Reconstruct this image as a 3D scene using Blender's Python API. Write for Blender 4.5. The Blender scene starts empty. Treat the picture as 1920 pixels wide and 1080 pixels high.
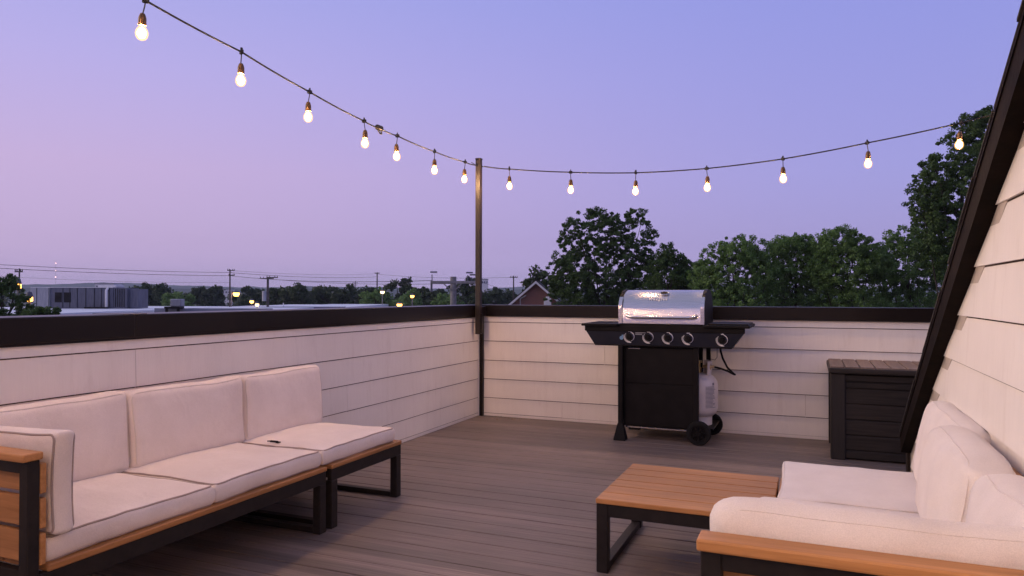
import bpy, bmesh, math, random
import numpy as np
from mathutils import Vector, Matrix, noise

random.seed(7)
R = math.radians
sc = bpy.context.scene
COL = sc.collection
V = Vector

# ------------------------------------------------------------------ camera
F = 1338.55
YAW, PITCH, ROLL, EYE = .39583101, .01027035, .00170534, 1.2
fw = V((-math.sin(YAW) * math.cos(PITCH), math.cos(YAW) * math.cos(PITCH), math.sin(PITCH)))
rt = V((math.cos(YAW), math.sin(YAW), 0))
up = rt.cross(fw)
rt2 = math.cos(ROLL) * rt + math.sin(ROLL) * up
up2 = -math.sin(ROLL) * rt + math.cos(ROLL) * up
cam = bpy.data.cameras.new('camera')
cam.sensor_width = 36
cam.lens = 36 * F / 1920
cam.clip_start = .05
cam.clip_end = 20000
co = bpy.data.objects.new('camera', cam)
COL.objects.link(co)
m = Matrix((rt2, up2, -fw)).transposed().to_4x4()
m.translation = V((0, 0, EYE))
co.matrix_world = m
sc.camera = co
HF = V((-math.sin(YAW), math.cos(YAW), 0))          # horizontal view direction
HR = rt.copy()


def at(px, py, d):
    """world point that lies d metres ahead, in the direction of a photo pixel"""
    return V((0, 0, EYE)) + (fw * F + rt2 * (px - 960) - up2 * (py - 540)) * (d / F)


def lin(r, g, b):
    f = lambda c: (c / 255 / 12.92) if c / 255 <= .04045 else ((c / 255 + .055) / 1.055) ** 2.4
    return (f(r), f(g), f(b), 1)


# ------------------------------------------------------------------ materials
def mat(name):
    mt = bpy.data.materials.new(name)
    mt.use_nodes = True
    nt = mt.node_tree
    return mt, nt, nt.nodes['Principled BSDF']


def nd(nt, typ, **kw):
    n = nt.nodes.new(typ)
    for k, v in kw.items():
        if k.startswith('i_'):
            n.inputs[k[2:].replace('_', ' ')].default_value = v
        else:
            setattr(n, k, v)
    return n


def ramp(nt, fac, stops):
    r = nt.nodes.new('ShaderNodeValToRGB')
    e = r.color_ramp.elements
    while len(e) < len(stops):
        e.new(.5)
    for el, (p, c) in zip(e, stops):
        el.position = p
        el.color = c if len(c) == 4 else (*c, 1)
    nt.links.new(fac, r.inputs[0])
    return r.outputs[0]


def coords(nt, scale=(1, 1, 1), kind='Object'):
    t = nt.nodes.new('ShaderNodeTexCoord')
    mp = nt.nodes.new('ShaderNodeMapping')
    mp.inputs['Scale'].default_value = scale
    nt.links.new(t.outputs[kind], mp.inputs[0])
    return mp.outputs[0]


def noisy(nt, scale=(1, 1, 1), sc_=5, detail=4, rough=.55):
    n = nd(nt, 'ShaderNodeTexNoise')
    n.inputs['Scale'].default_value = sc_
    n.inputs['Detail'].default_value = detail
    n.inputs['Roughness'].default_value = rough
    nt.links.new(coords(nt, scale), n.inputs['Vector'])
    return n.outputs['Fac']


def mixc(nt, fac, a, b, mode='MIX'):
    x = nd(nt, 'ShaderNodeMix', data_type='RGBA', blend_type=mode)
    for sock, val in ((x.inputs[0], fac), (x.inputs[6], a), (x.inputs[7], b)):
        if hasattr(val, 'default_value') or hasattr(val, 'is_linked'):
            nt.links.new(val, sock)
        else:
            sock.default_value = val
    return x.outputs[2]


def bump(nt, bs, h, strength=.3, dist=.01):
    b = nd(nt, 'ShaderNodeBump')
    b.inputs['Strength'].default_value = strength
    b.inputs['Distance'].default_value = dist
    nt.links.new(h, b.inputs['Height'])
    nt.links.new(b.outputs[0], bs.inputs['Normal'])


def simple(name, c1, c2=None, rough=.6, metal=0, scale=(1, 1, 1), nscale=6, bstr=0, bdist=.005, spec=.5, lo=.35, hi=.65):
    mt, nt, bs = mat(name)
    c2 = c2 or c1
    f = noisy(nt, scale, nscale)
    nt.links.new(ramp(nt, f, [(lo, c1), (hi, c2)]), bs.inputs['Base Color'])
    bs.inputs['Roughness'].default_value = rough
    bs.inputs['Metallic'].default_value = metal
    bs.inputs['Specular IOR Level'].default_value = spec
    if bstr:
        bump(nt, bs, noisy(nt, scale, nscale * 3), bstr, bdist)
    return mt


def siding_mat(name, tint):
    mt, nt, bs = mat(name)
    grain = noisy(nt, (14, 14, .7), 3, 5, .6)           # vertical streaks
    blot = noisy(nt, (1, 1, 1), 2.2, 4, .6)
    dirt = noisy(nt, (7, 7, 1.3), 1.6, 5, .7)
    c = ramp(nt, grain, [(.3, [x * .965 for x in tint]), (.7, tint)])
    c = mixc(nt, ramp(nt, blot, [(.35, (1, 1, 1)), (.75, (.91, .9, .9))]), c, c)
    c = mixc(nt, 1.0, c, ramp(nt, blot, [(.35, (1, 1, 1)), (.75, (.94, .93, .92))]), 'MULTIPLY')
    c = mixc(nt, 1.0, c, ramp(nt, dirt, [(.55, (1, 1, 1)), (.8, (.89, .87, .85))]), 'MULTIPLY')
    nt.links.new(c, bs.inputs['Base Color'])
    bs.inputs['Roughness'].default_value = .62
    bs.inputs['Specular IOR Level'].default_value = .25
    bump(nt, bs, noisy(nt, (30, 30, 1.5), 4, 6, .65), .25, .004)
    return mt


def wood_mat(name, a, b, axis, rough=.5):
    """composite timber, the grain running along the given axis (0 x, 1 y, 2 z)"""
    mt, nt, bs = mat(name)
    s = [22, 22, 22]
    s[axis] = 1.2
    g = noisy(nt, s, 2.5, 6, .65)
    l = noisy(nt, (1, 1, 1), 2.5, 3)
    c = ramp(nt, g, [(.3, a), (.68, b)])
    c = mixc(nt, 1.0, c, ramp(nt, l, [(.35, (.86, .86, .86)), (.65, (1.06, 1.04, 1.02))]), 'MULTIPLY')
    t = [5, 5, 5]
    t[axis] = .12
    c = mixc(nt, 1.0, c, ramp(nt, noisy(nt, t, 1, 1), [(.35, (.80, .78, .76)), (.65, (1.1, 1.1, 1.1))]), 'MULTIPLY')
    nt.links.new(c, bs.inputs['Base Color'])
    bs.inputs['Roughness'].default_value = rough
    bs.inputs['Specular IOR Level'].default_value = .3
    bump(nt, bs, g, .25, .002)
    return mt


def deck_mat():
    mt, nt, bs = mat('composite_decking')
    t = nd(nt, 'ShaderNodeTexCoord')
    sep = nd(nt, 'ShaderNodeSeparateXYZ')
    nt.links.new(t.outputs['Object'], sep.inputs[0])
    a = nd(nt, 'ShaderNodeMath', operation='DIVIDE')
    a.inputs[1].default_value = .14
    nt.links.new(sep.outputs[1], a.inputs[0])
    fl = nd(nt, 'ShaderNodeMath', operation='FLOOR')
    nt.links.new(a.outputs[0], fl.inputs[0])
    wn = nd(nt, 'ShaderNodeTexWhiteNoise', noise_dimensions='1D')
    nt.links.new(fl.outputs[0], wn.inputs['W'])
    g = noisy(nt, (1.1, 40, 40), 2.2, 6, .62)
    big = noisy(nt, (1, 1, 1), 1.3, 4)
    c = ramp(nt, g, [(.28, (.125, .099, .088)), (.72, (.25, .203, .184))])
    c = mixc(nt, 1.0, c, ramp(nt, wn.outputs[0], [(0, (.76, .75, .75)), (1, (1.22, 1.2, 1.18))]), 'MULTIPLY')
    c = mixc(nt, 1.0, c, ramp(nt, big, [(.35, (.84, .84, .86)), (.7, (1.08, 1.05, 1.03))]), 'MULTIPLY')
    nt.links.new(c, bs.inputs['Base Color'])
    bs.inputs['Roughness'].default_value = .5
    bs.inputs['Specular IOR Level'].default_value = .35
    bump(nt, bs, g, .35, .003)
    return mt


def fabric_mat(name, a, b):
    mt, nt, bs = mat(name)
    w = noisy(nt, (1, 1, 1), 420, 2, .5)
    f = noisy(nt, (1, 1, 1), 5, 5, .6)
    st = noisy(nt, (1, 1, 1), 2.1, 3, .5)
    c = ramp(nt, f, [(.32, a), (.68, b)])
    c = mixc(nt, 1.0, c, ramp(nt, w, [(.3, (.9, .9, .9)), (.7, (1.04, 1.04, 1.04))]), 'MULTIPLY')
    c = mixc(nt, 1.0, c, ramp(nt, st, [(.5, (1, 1, 1)), (.8, (.92, .89, .86))]), 'MULTIPLY')
    nt.links.new(c, bs.inputs['Base Color'])
    bs.inputs['Roughness'].default_value = .9
    bs.inputs['Specular IOR Level'].default_value = .15
    bs.inputs['Sheen Weight'].default_value = .15
    ad = nd(nt, 'ShaderNodeMath', operation='ADD')
    cr = noisy(nt, (1, 1, 1), 14, 4, .6)
    sm = nd(nt, 'ShaderNodeMath', operation='MULTIPLY')
    sm.inputs[1].default_value = .12
    nt.links.new(w, sm.inputs[0])
    nt.links.new(cr, ad.inputs[0])
    nt.links.new(sm.outputs[0], ad.inputs[1])
    wk = nd(nt, 'ShaderNodeTexNoise')
    wk.inputs['Scale'].default_value = 5.5
    wk.inputs['Detail'].default_value = 1.5
    wk.inputs['Distortion'].default_value = .8
    nt.links.new(coords(nt), wk.inputs['Vector'])
    wr = ramp(nt, wk.outputs['Fac'], [(.36, (0, 0, 0)), (.5, (.24, .24, .24)), (.64, (0, 0, 0))])
    a2 = nd(nt, 'ShaderNodeMath', operation='ADD')
    nt.links.new(ad.outputs[0], a2.inputs[0])
    nt.links.new(wr, a2.inputs[1])
    bump(nt, bs, a2.outputs[0], .42, .009)
    return mt


def leaf_mat(name, a, b):
    mt, nt, bs = mat(name)
    f = noisy(nt, (1, 1, 1), .9, 3, .6)
    f2 = noisy(nt, (1, 1, 1), 7, 2, .6)
    c = ramp(nt, f, [(.3, a), (.7, b)])
    c = mixc(nt, 1.0, c, ramp(nt, f2, [(.3, (.6, .65, .6)), (.7, (1.4, 1.3, 1.1))]), 'MULTIPLY')
    nt.links.new(c, bs.inputs['Base Color'])
    bs.inputs['Roughness'].default_value = .55
    bs.inputs['Specular IOR Level'].default_value = .3
    tr = nd(nt, 'ShaderNodeBsdfTranslucent')
    nt.links.new(c, tr.inputs[0])
    mx = nd(nt, 'ShaderNodeMixShader')
    mx.inputs[0].default_value = .3
    nt.links.new(bs.outputs[0], mx.inputs[1])
    nt.links.new(tr.outputs[0], mx.inputs[2])
    nt.links.new(mx.outputs[0], nt.nodes['Material Output'].inputs[0])
    return mt


def glow_mat(name, col, strength):
    mt, nt, bs = mat(name)
    bs.inputs['Base Color'].default_value = (.8, .7, .6, 1)
    bs.inputs['Emission Color'].default_value = (*col, 1)
    bs.inputs['Emission Strength'].default_value = strength
    return mt


def glass_mat():
    # the lit envelope: clear glass that itself glows amber
    mt, nt, bs = mat('lit_lamp_glass')
    tr = nd(nt, 'ShaderNodeBsdfTransparent')
    em = nd(nt, 'ShaderNodeEmission')
    em.inputs[0].default_value = (1, .50, .17, 1)
    em.inputs[1].default_value = 2.6
    mx = nd(nt, 'ShaderNodeMixShader')
    mx.inputs[0].default_value = .38
    nt.links.new(tr.outputs[0], mx.inputs[1])
    nt.links.new(em.outputs[0], mx.inputs[2])
    nt.links.new(mx.outputs[0], nt.nodes['Material Output'].inputs[0])
    return mt


def brick_mat():
    mt, nt, bs = mat('red_brick')
    b = nd(nt, 'ShaderNodeTexBrick')
    b.inputs['Color1'].default_value = (.23, .075, .05, 1)
    b.inputs['Color2'].default_value = (.17, .06, .045, 1)
    b.inputs['Mortar'].default_value = (.27, .2, .17, 1)
    b.inputs['Scale'].default_value = 1
    b.inputs['Brick Width'].default_value = .22
    b.inputs['Row Height'].default_value = .075
    b.inputs['Mortar Size'].default_value = .008
    t = nd(nt, 'ShaderNodeTexCoord')
    mp = nd(nt, 'ShaderNodeMapping')
    mp.inputs['Rotation'].default_value = (R(90), 0, 0)
    nt.links.new(t.outputs['Object'], mp.inputs[0])
    nt.links.new(mp.outputs[0], b.inputs[0])
    nt.links.new(b.outputs[0], bs.inputs['Base Color'])
    bs.inputs['Roughness'].default_value = .85
    return mt


def steel_mat():
    mt, nt, bs = mat('brushed_steel')
    g = noisy(nt, (1, 60, 60), 6, 4)
    nt.links.new(ramp(nt, g, [(.3, (.58, .56, .55)), (.7, (.72, .7, .69))]), bs.inputs['Base Color'])
    bs.inputs['Metallic'].default_value = 1
    bs.inputs['Roughness'].default_value = .24
    bs.inputs['Anisotropic'].default_value = .5
    tg = nd(nt, 'ShaderNodeTangent', direction_type='RADIAL', axis='X')
    nt.links.new(tg.outputs[0], bs.inputs['Tangent'])
    return mt


M = dict(
    siding=siding_mat('cream_siding_paint', (.80, .745, .69)),
    deck=deck_mat(),
    cap=simple('dark_bronze_metal', (.0045, .0022, .0018), (.008, .0045, .0035), .36, .0, (1, 1, 1), 3, spec=.2),
    fascia=simple('dark_brown_fascia', (.003, .0016, .001), (.008, .004, .0025), .7, 0, (3, 3, 3), 5, .3, .004, spec=.06),
    trim=simple('brown_trim_board', (.016, .011, .0095), (.024, .017, .015), .6, 0, (2, 2, 2), 4, spec=.15),
    bead=simple('cream_caulk', (.42, .36, .31), (.5, .43, .37), .7),
    shingle=simple('dark_shingle', (.02, .017, .015), (.05, .043, .04), .9, 0, (1, 1, 1), 25, .6, .01),
    fabric=fabric_mat('beige_canvas', (.74, .635, .565), (.81, .705, .635)),
    fabric2=fabric_mat('pale_canvas', (.73, .65, .60), (.80, .72, .67)),
    piping=fabric_mat('piping_cord', (.34, .26, .22), (.42, .33, .29)),
    pipingpale=fabric_mat('pale_piping_cord', (.73, .65, .60), (.80, .72, .67)),
    pipingsoft=fabric_mat('soft_piping_cord', (.66, .57, .50), (.73, .64, .57)),
    lap_shade=simple('lap_shade_line', (.035, .022, .018), (.09, .06, .05), .9, 0, (1, 1, 1), 3, spec=.1),  # shade below the siding laps, put into a dark colour
    alu=simple('charcoal_aluminium', (.016, .0125, .0115), (.022, .0175, .016), .5, .0, (1, 1, 1), 30, spec=.2),
    teak_x=wood_mat('teak_composite_across', (.37, .165, .055), (.54, .26, .098), 0),
    teak_y=wood_mat('teak_composite_along', (.35, .155, .052), (.52, .245, .09), 1),
    pole=simple('bronze_pole_paint', (.012, .0065, .0035), (.018, .010, .006), .5, .0, (1, 1, 1), 8),
    black=simple('black_enamel', (.006, .0048, .0045), (.010, .008, .0075), .5, 0, (1, 1, 1), 9, spec=.14),
    navy=simple('navy_panel_enamel', (.008, .009, .016), (.011, .012, .02), .35, 0, (1, 1, 1), 9, spec=.2),
    rubber=simple('black_rubber', (.009, .009, .009), (.014, .013, .013), .75, spec=.15),
    steel=steel_mat(),
    chrome=simple('chrome', (.6, .58, .56), (.66, .64, .62), .15, 1),
    white_print=simple('white_print', (.62, .6, .6), (.7, .68, .68), .5),
    grey_print=simple('grey_print', (.2, .2, .22), (.26, .26, .28), .5),
    blue_print=simple('blue_sticker', (.12, .25, .42), (.16, .3, .48), .5),
    tank=simple('tank_white_paint', (.64, .57, .54), (.74, .67, .63), .38, 0, (1, 1, 1), 7),
    brass=simple('brass', (.55, .4, .2), (.65, .5, .28), .3, 1),
    boxwood=wood_mat('dark_resin_timber', (.010, .0075, .0065), (.034, .026, .022), 0, .6),
    boxpost=wood_mat('dark_resin_post', (.016, .013, .012), (.030, .024, .022), 2, .6),
    boxlid_skylit=wood_mat('skylit_brown_resin_lid', (.13, .095, .078), (.22, .165, .14), 1, .6),  # paler than the body: sky light on the top put into the colour
    cable=simple('black_cable', (.008, .007, .007), (.012, .01, .01), .6),
    socket=simple('bronze_socket', (.10, .05, .014), (.16, .08, .024), .4, .4),
    bulb=glow_mat('warm_filament_glow', (1, .585, .285), 1120),
    glass=glass_mat(),
    sodium=glow_mat('sodium_lamp_glow', (1, .42, .06), 7),
    whitelamp=glow_mat('white_lamp_glow', (1, .66, .3), 5),
    redlamp=glow_mat('beacon_glow', (1, .55, .5), 6),
    leaf_dark=leaf_mat('dark_maple_leaves', (.045, .09, .028), (.09, .155, .048)),
    leaf_mid=leaf_mat('green_willow_leaves', (.095, .185, .05), (.19, .31, .10)),
    leaf_far=leaf_mat('far_leaves', (.028, .050, .018), (.06, .09, .032)),
    litter=simple('dry_leaf', (.16, .10, .06), (.34, .26, .2), .8, 0, (1, 1, 1), 30),
    bark=simple('bark', (.03, .024, .018), (.06, .048, .038), .9, 0, (4, 4, 1), 6, .5, .02),
    brick=brick_mat(),
    white=simple('white_paint', (.66, .64, .64), (.74, .72, .72), .6),
    membrane=simple('pale_roof_membrane', (.70, .73, .77), (.80, .82, .85), .7, 0, (1, 1, 1), .12),
    membrane2=simple('grey_roof_edge', (.18, .19, .24), (.24, .25, .3), .6, 0, (1, 1, 1), .4),
    metalgrey=simple('galvanised_grey', (.13, .13, .15), (.19, .19, .21), .5, .2, (3, 3, .4), 2),
    metaldark=simple('dark_grey_metal', (.075, .08, .11), (.115, .12, .155), .55, .1, (3, 3, .4), 2),
    metalpale=simple('pale_metal_panel', (.24, .25, .28), (.32, .33, .36), .5, .2, (3, 3, .4), 2),
    polewood=simple('pole_timber', (.05, .04, .034), (.09, .075, .065), .85, 0, (6, 6, 1), 2),
    concrete=simple('grey_concrete', (.20, .19, .18), (.28, .27, .26), .8, 0, (1, 1, 1), 3),
    ground=simple('dusk_grass_ground', (.03, .038, .018), (.055, .055, .04), .95, 0, (1, 1, 1), .05),
    hill=simple('wooded_hill', (.028, .042, .024), (.045, .06, .034), .95, 0, (1, 1, 1), .02),
)


cb = M['cap'].node_tree.nodes['Principled BSDF']
cb.inputs['Coat Weight'].default_value = .15
cb.inputs['Coat Roughness'].default_value = .12


# ------------------------------------------------------------------ mesh builder
class MB:
    def __init__(s):
        s.v, s.f, s.mi, s.sm = [], [], [], []

    def add(s, vs, fs, mi=0, smooth=False):
        o = len(s.v)
        s.v += [V(p) for p in vs]
        for f in fs:
            s.f.append([i + o for i in f])
            s.mi.append(mi)
            s.sm.append(smooth)

    def quad(s, a, b, c, d, mi=0):
        s.add([a, b, c, d], [(0, 1, 2, 3)], mi)

    def box(s, x0, x1, y0, y1, z0, z1, bv=.004, mi=0, mtx=None, seg=1):
        x0, x1 = sorted((x0, x1))
        y0, y1 = sorted((y0, y1))
        z0, z1 = sorted((z0, z1))
        bm = bmesh.new()
        bmesh.ops.create_cube(bm, size=1)
        for v in bm.verts:
            v.co = V(((x0 + x1) / 2 + v.co.x * (x1 - x0), (y0 + y1) / 2 + v.co.y * (y1 - y0), (z0 + z1) / 2 + v.co.z * (z1 - z0)))
        bv = min(bv, .45 * min(x1 - x0, y1 - y0, z1 - z0))
        if bv > 0:
            bmesh.ops.bevel(bm, geom=list(bm.edges), offset=bv, segments=seg, affect='EDGES', profile=.5)
        bm.verts.index_update()
        vs = [(mtx @ v.co) if mtx else v.co.copy() for v in bm.verts]
        s.add(vs, [[v.index for v in f.verts] for f in bm.faces], mi)
        bm.free()

    def prism(s, pts, axis, a, b, mi=0, smooth=False):
        """extrude a 2-D outline along an axis (0 x: pts are y,z; 1 y: pts are x,z; 2 z: pts are x,y)"""
        def p3(p, t):
            return ((t, p[0], p[1]), (p[0], t, p[1]), (p[0], p[1], t))[axis]
        n = len(pts)
        s.add([p3(p, a) for p in pts] + [p3(p, b) for p in pts],
              [list(range(n))[::-1], list(range(n, 2 * n))], mi)
        s.add([p3(p, a) for p in pts] + [p3(p, b) for p in pts],
              [(i, (i + 1) % n, n + (i + 1) % n, n + i) for i in range(n)], mi, smooth)

    def tube(s, pts, r, n=8, mi=0, closed=False, caps=True):
        pts = [V(p) for p in pts]
        k = len(pts)
        rs = r if hasattr(r, '__len__') else [r] * k
        prev = None
        rings = []
        for i, p in enumerate(pts):
            a = pts[(i - 1) % k] if (closed or i > 0) else p
            b = pts[(i + 1) % k] if (closed or i < k - 1) else p
            t = (b - a).normalized()
            if prev is None:
                q = V((0, 0, 1)) if abs(t.z) < .9 else V((1, 0, 0))
                nx = (q - t * q.dot(t)).normalized()
            else:
                nx = (prev - t * prev.dot(t)).normalized()
            prev = nx
            ny = t.cross(nx)
            rings.append([p + (nx * math.cos(2 * math.pi * j / n) + ny * math.sin(2 * math.pi * j / n)) * rs[i] for j in range(n)])
        vs = [q for rg in rings for q in rg]
        fs = []
        for i in range(k if closed else k - 1):
            i2 = (i + 1) % k
            for j in range(n):
                j2 = (j + 1) % n
                fs.append((i * n + j, i * n + j2, i2 * n + j2, i2 * n + j))
        if caps and not closed:
            fs.append(list(range(n))[::-1])
            fs.append(list(range((k - 1) * n, k * n)))
        s.add(vs, fs, mi, True)

    def lathe(s, prof, c, axis=2, n=20, mi=0, a0=0, a1=2 * math.pi):
        """prof: (radius, height) pairs, revolved about an axis through c"""
        full = abs(a1 - a0 - 2 * math.pi) < 1e-6
        k = n if full else n + 1
        vs = []
        for (r, h) in prof:
            for j in range(k):
                a = a0 + (a1 - a0) * j / n
                p = (r * math.cos(a), r * math.sin(a), h)
                q = (p, (p[0], p[2], p[1]), (p[2], p[0], p[1]))[{2: 0, 1: 1, 0: 2}[axis]]
                vs.append(V(c) + V(q))
        fs = []
        for i in range(len(prof) - 1):
            for j in range(n):
                j2 = (j + 1) % k if full else j + 1
                fs.append((i * k + j, i * k + j2, (i + 1) * k + j2, (i + 1) * k + j))
        s.add(vs, fs, mi, True)

    def build(s, name, mats, parent=None, sharp=35):
        if not isinstance(mats, (list, tuple)):
            mats = [mats]
        off = parent_loc(parent) if parent else V()
        me = bpy.data.meshes.new(name)
        me.from_pydata([tuple(p - off) for p in s.v], [], s.f)
        for mt in mats:
            me.materials.append(mt)
        me.polygons.foreach_set('material_index', s.mi)
        me.polygons.foreach_set('use_smooth', s.sm)
        bm = bmesh.new()
        bm.from_mesh(me)
        bmesh.ops.remove_doubles(bm, verts=bm.verts, dist=1e-5)
        bmesh.ops.recalc_face_normals(bm, faces=bm.faces)
        bm.to_mesh(me)
        bm.free()
        if any(s.sm):
            me.set_sharp_from_angle(angle=R(sharp))
        me.update()
        o = bpy.data.objects.new(name, me)
        COL.objects.link(o)
        if parent:
            o.parent = parent
        return o


def parent_loc(o):
    p = V()
    while o:
        p += o.location
        o = o.parent
    return p


def tag(o, label, cat, group=None, kind=None):
    if label:
        o['label'] = label
    if cat:
        o['category'] = cat
    if group:
        o['group'] = group
    if kind:
        o['kind'] = kind
    return o


def thing(name, label, cat, loc=(0, 0, 0), group=None):
    o = bpy.data.objects.new(name, None)
    o.location = loc
    o.empty_display_size = .1
    COL.objects.link(o)
    return tag(o, label, cat, group)


def structure(o):
    o['kind'] = 'structure'
    return o


# ------------------------------------------------------------------ the deck and its parapets
XW, YW = -3.07, 6.50          # inner faces of the two parapets
XR = .56                      # siding plane of the house wall
COURSES = [0.03, .185, .372, .557, .748, .936]

mb = MB()
y = 6.498
i = 0
while y > -2.6:
    dz = random.uniform(-.0008, .0008)
    mb.box(XW - .0, 3.4, y - .1335, y, -.028, dz, .003)
    y -= .14
deck = structure(mb.build('deck', M['deck']))
deck['label'] = 'grey brown composite decking boards of the roof terrace'
mb = MB()
mb.box(XW - .1, 3.4, -2.7, 6.6, -.25, -.04, 0)
structure(mb.build('deck_base', M['black']))


def course_side(mb, axis, plane, sign, a, b, z0, z1, joints=(), lap=.0075, base=.004, trim_b=None):
    """one lapped board; axis 1: runs along y on plane x; axis 0: runs along x on plane y. sign = the way it faces"""
    xs = [a] + [j for j in sorted(joints) if a < j < b] + [b]
    for k in range(len(xs) - 1):
        s, e = xs[k] + (.0012 if k else 0), xs[k + 1] - (.0012 if k < len(xs) - 2 else 0)
        jig = random.uniform(-.0012, .0012)
        et = trim_b(z1) if (trim_b and k == len(xs) - 2) else e
        eb = trim_b(z0) if (trim_b and k == len(xs) - 2) else e
        n = max(1, int((e - s) / .35))
        prof = lambda t, zt: zt

        def P(u, off, z):
            return (plane + sign * off, u, z) if axis == 1 else (u, plane + sign * off, z)
        for q in range(n):
            ub0 = s + (eb - s) * q / n
            ub1 = s + (eb - s) * (q + 1) / n
            ut0 = s + (et - s) * q / n
            ut1 = s + (et - s) * (q + 1) / n
            w0 = .0014 * noise.noise(V((ub0 * 1.7, z0 * 9, plane)))
            w1 = .0014 * noise.noise(V((ub1 * 1.7, z0 * 9, plane)))
            if abs(w0) > .0014: w0 = 0
            A = P(ub0, base + lap, z0 + jig + w0)
            B = P(ub1, base + lap, z0 + jig + w1)
            C = P(ut1, base, z1 + .012)
            D = P(ut0, base, z1 + .012)
            mb.quad(A, B, C, D)
            E_ = P(ub0, -.002, z0 + jig + w0)
            F_ = P(ub1, -.002, z0 + jig + w1)
            mb.quad(A, B, F_, E_)
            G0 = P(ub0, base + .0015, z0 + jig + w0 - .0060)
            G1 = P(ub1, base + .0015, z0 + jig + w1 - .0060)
            mb.quad(G0, G1, P(ub1, base + .0015, z0 + .004), P(ub0, base + .0015, z0 + .004), 1)  # dark strip painted under the lap as its shadow gap
            if q == 0:
                mb.quad(A, D, P(ut0, -.002, z1 + .012), E_)
            if q == n - 1:
                mb.quad(B, C, P(ut1, -.002, z1 + .012), F_)


# left parapet
pl = thing('parapet_wall', 'long cream clapboard parapet behind the three-seat sofa row, under a wide dark metal cap', 'wall', (XW, 2, 0))
mb = MB()
mb.box(XW - .16, XW, -2.6, 6.66, -.3, 1.0, 0)
mb.build('wall_core', M['bead'], pl)
mb = MB()
jl = {0: (1.0,), 1: (.9,), 2: (4.27,), 3: (1.6,), 4: (2.53,), 5: (.6,)}
for k, z0 in enumerate(COURSES):
    z1 = COURSES[k + 1] if k < 5 else .998
    course_side(mb, 1, XW, 1, -2.6, YW - .012, z0, z1, jl[k])
mb.box(XW, XW + .012, -2.6, YW - .012, .002, .026, 0)
mb.box(XW, XW + .020, YW - .045, YW - .002, .0, .992, .002)      # cream corner board
mb.build('siding', [M['siding'], M['lap_shade']], pl)
mb = MB()
for (a, b) in ((-2.6, 2.508), (2.512, 6.52)):
    mb.box(XW - .20, XW + .032, a, b, .992, 1.105, .006, seg=2)
mb.box(XW - .19, XW + .030, 2.44, 2.58, .990, 1.1075, .004)
mb.box(XW, XW + .022, -2.6, 6.46, .982, .992, 0)
mb.build('wall_cap', M['cap'], pl)

# back parapet
pb = thing('parapet_wall', 'cream clapboard parapet behind the gas grill, under a narrow dark metal cap', 'wall', (0, YW, 0))
mb = MB()
mb.box(XW + .002, 3.4, YW, YW + .16, -.3, 1.0, 0)
mb.build('wall_core', M['bead'], pb)
mb = MB()
jb = {0: (-2.19, .9), 1: (-.04,), 2: (1.9,), 3: (-1.775,), 4: (1.3,), 5: (1.2,)}
for k, z0 in enumerate(COURSES):
    z1 = COURSES[k + 1] if k < 5 else .998
    course_side(mb, 0, YW, -1, XW + .025, 3.4, z0, z1, jb[k])
mb.box(XW + .02, 3.4, YW - .012, YW, .002, .026, 0)
mb.build('siding', [M['siding'], M['lap_shade']], pb)
mb = MB()
mb.box(XW - .02, 3.4, YW - .032, YW + .20, .992, 1.1045, .006, seg=2)
mb.build('wall_cap', M['cap'], pb)
mb = MB()
mb.box(XW + .022, XW + .058, YW - .05, YW - .014, .0, .991, .003)
mb.build('corner_trim', M['cap'], pb)

# ------------------------------------------------------------------ the house: gabled side wall and its roof edge
def rake(z):                       # where the sloping trim meets the wall
    return 4.87 - (z - .295) / .589


hs = thing('house', 'cream clapboard house side with a steep dark roof edge rising beside the terrace', 'house', (XR, 4.9, 0))
mb = MB()
zs = COURSES + [1.124, 1.305, 1.492, 1.68, 1.866, 2.05, 2.24, 2.426, 2.61, 2.8, 2.99, 3.17, 3.36, 3.54, 3.73, 3.91, 4.1, 4.29, 4.47, 4.66]
jr = {1: (3.1,), 2: (1.2,), 3: (3.6,), 4: (.9,), 6: (.2,), 7: (1.1,)}
for k in range(len(zs) - 1):
    z0, z1 = zs[k], zs[k + 1]
    fn = (lambda z: min(4.83, rake(z) - .12))
    course_side(mb, 1, XR, -1, -2.6, fn(z0), z0, z1, jr.get(k, ()), lap=.011, trim_b=fn)
mb.box(XR - .012, XR, -2.6, 4.84, .002, .026, 0)
mb.build('siding', [M['siding'], M['lap_shade']], hs)
mb = MB()
mb.prism([(-2.6, -.05), (4.90, -.05), (4.90, rake(0) and .24), (-2.6, .24 + 7.5 * .589)], 0, XR, XR + .02)
mb.build('wall_core', M['bead'], hs)
mb = MB()                          # pale bead between boards and trim
mb.prism([(4.80, .02), (4.872, .02), (4.872, .29), (-2.5, .29 + 7.37 * .589), (-2.5, .17 + 7.37 * .589), (4.80, .17)], 0, XR - .008, XR)
mb.build('wall_bead', M['bead'], hs)
mb = MB()


def slope_board(mb, x0, x1, yb, zb, sl, t, y_near=-2.6, bottom_cut=None):
    """board with parallel sloping edges: lower edge passes (yb, zb), falls at sl per metre of y, t tall"""
    za = zb + (yb - y_near) * sl
    mb.prism([(yb, zb), (y_near, za), (y_near, za + t), (yb + (0 if bottom_cut is None else bottom_cut), zb + t - (0 if bottom_cut is None else bottom_cut * sl))], 0, x0, x1)


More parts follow.
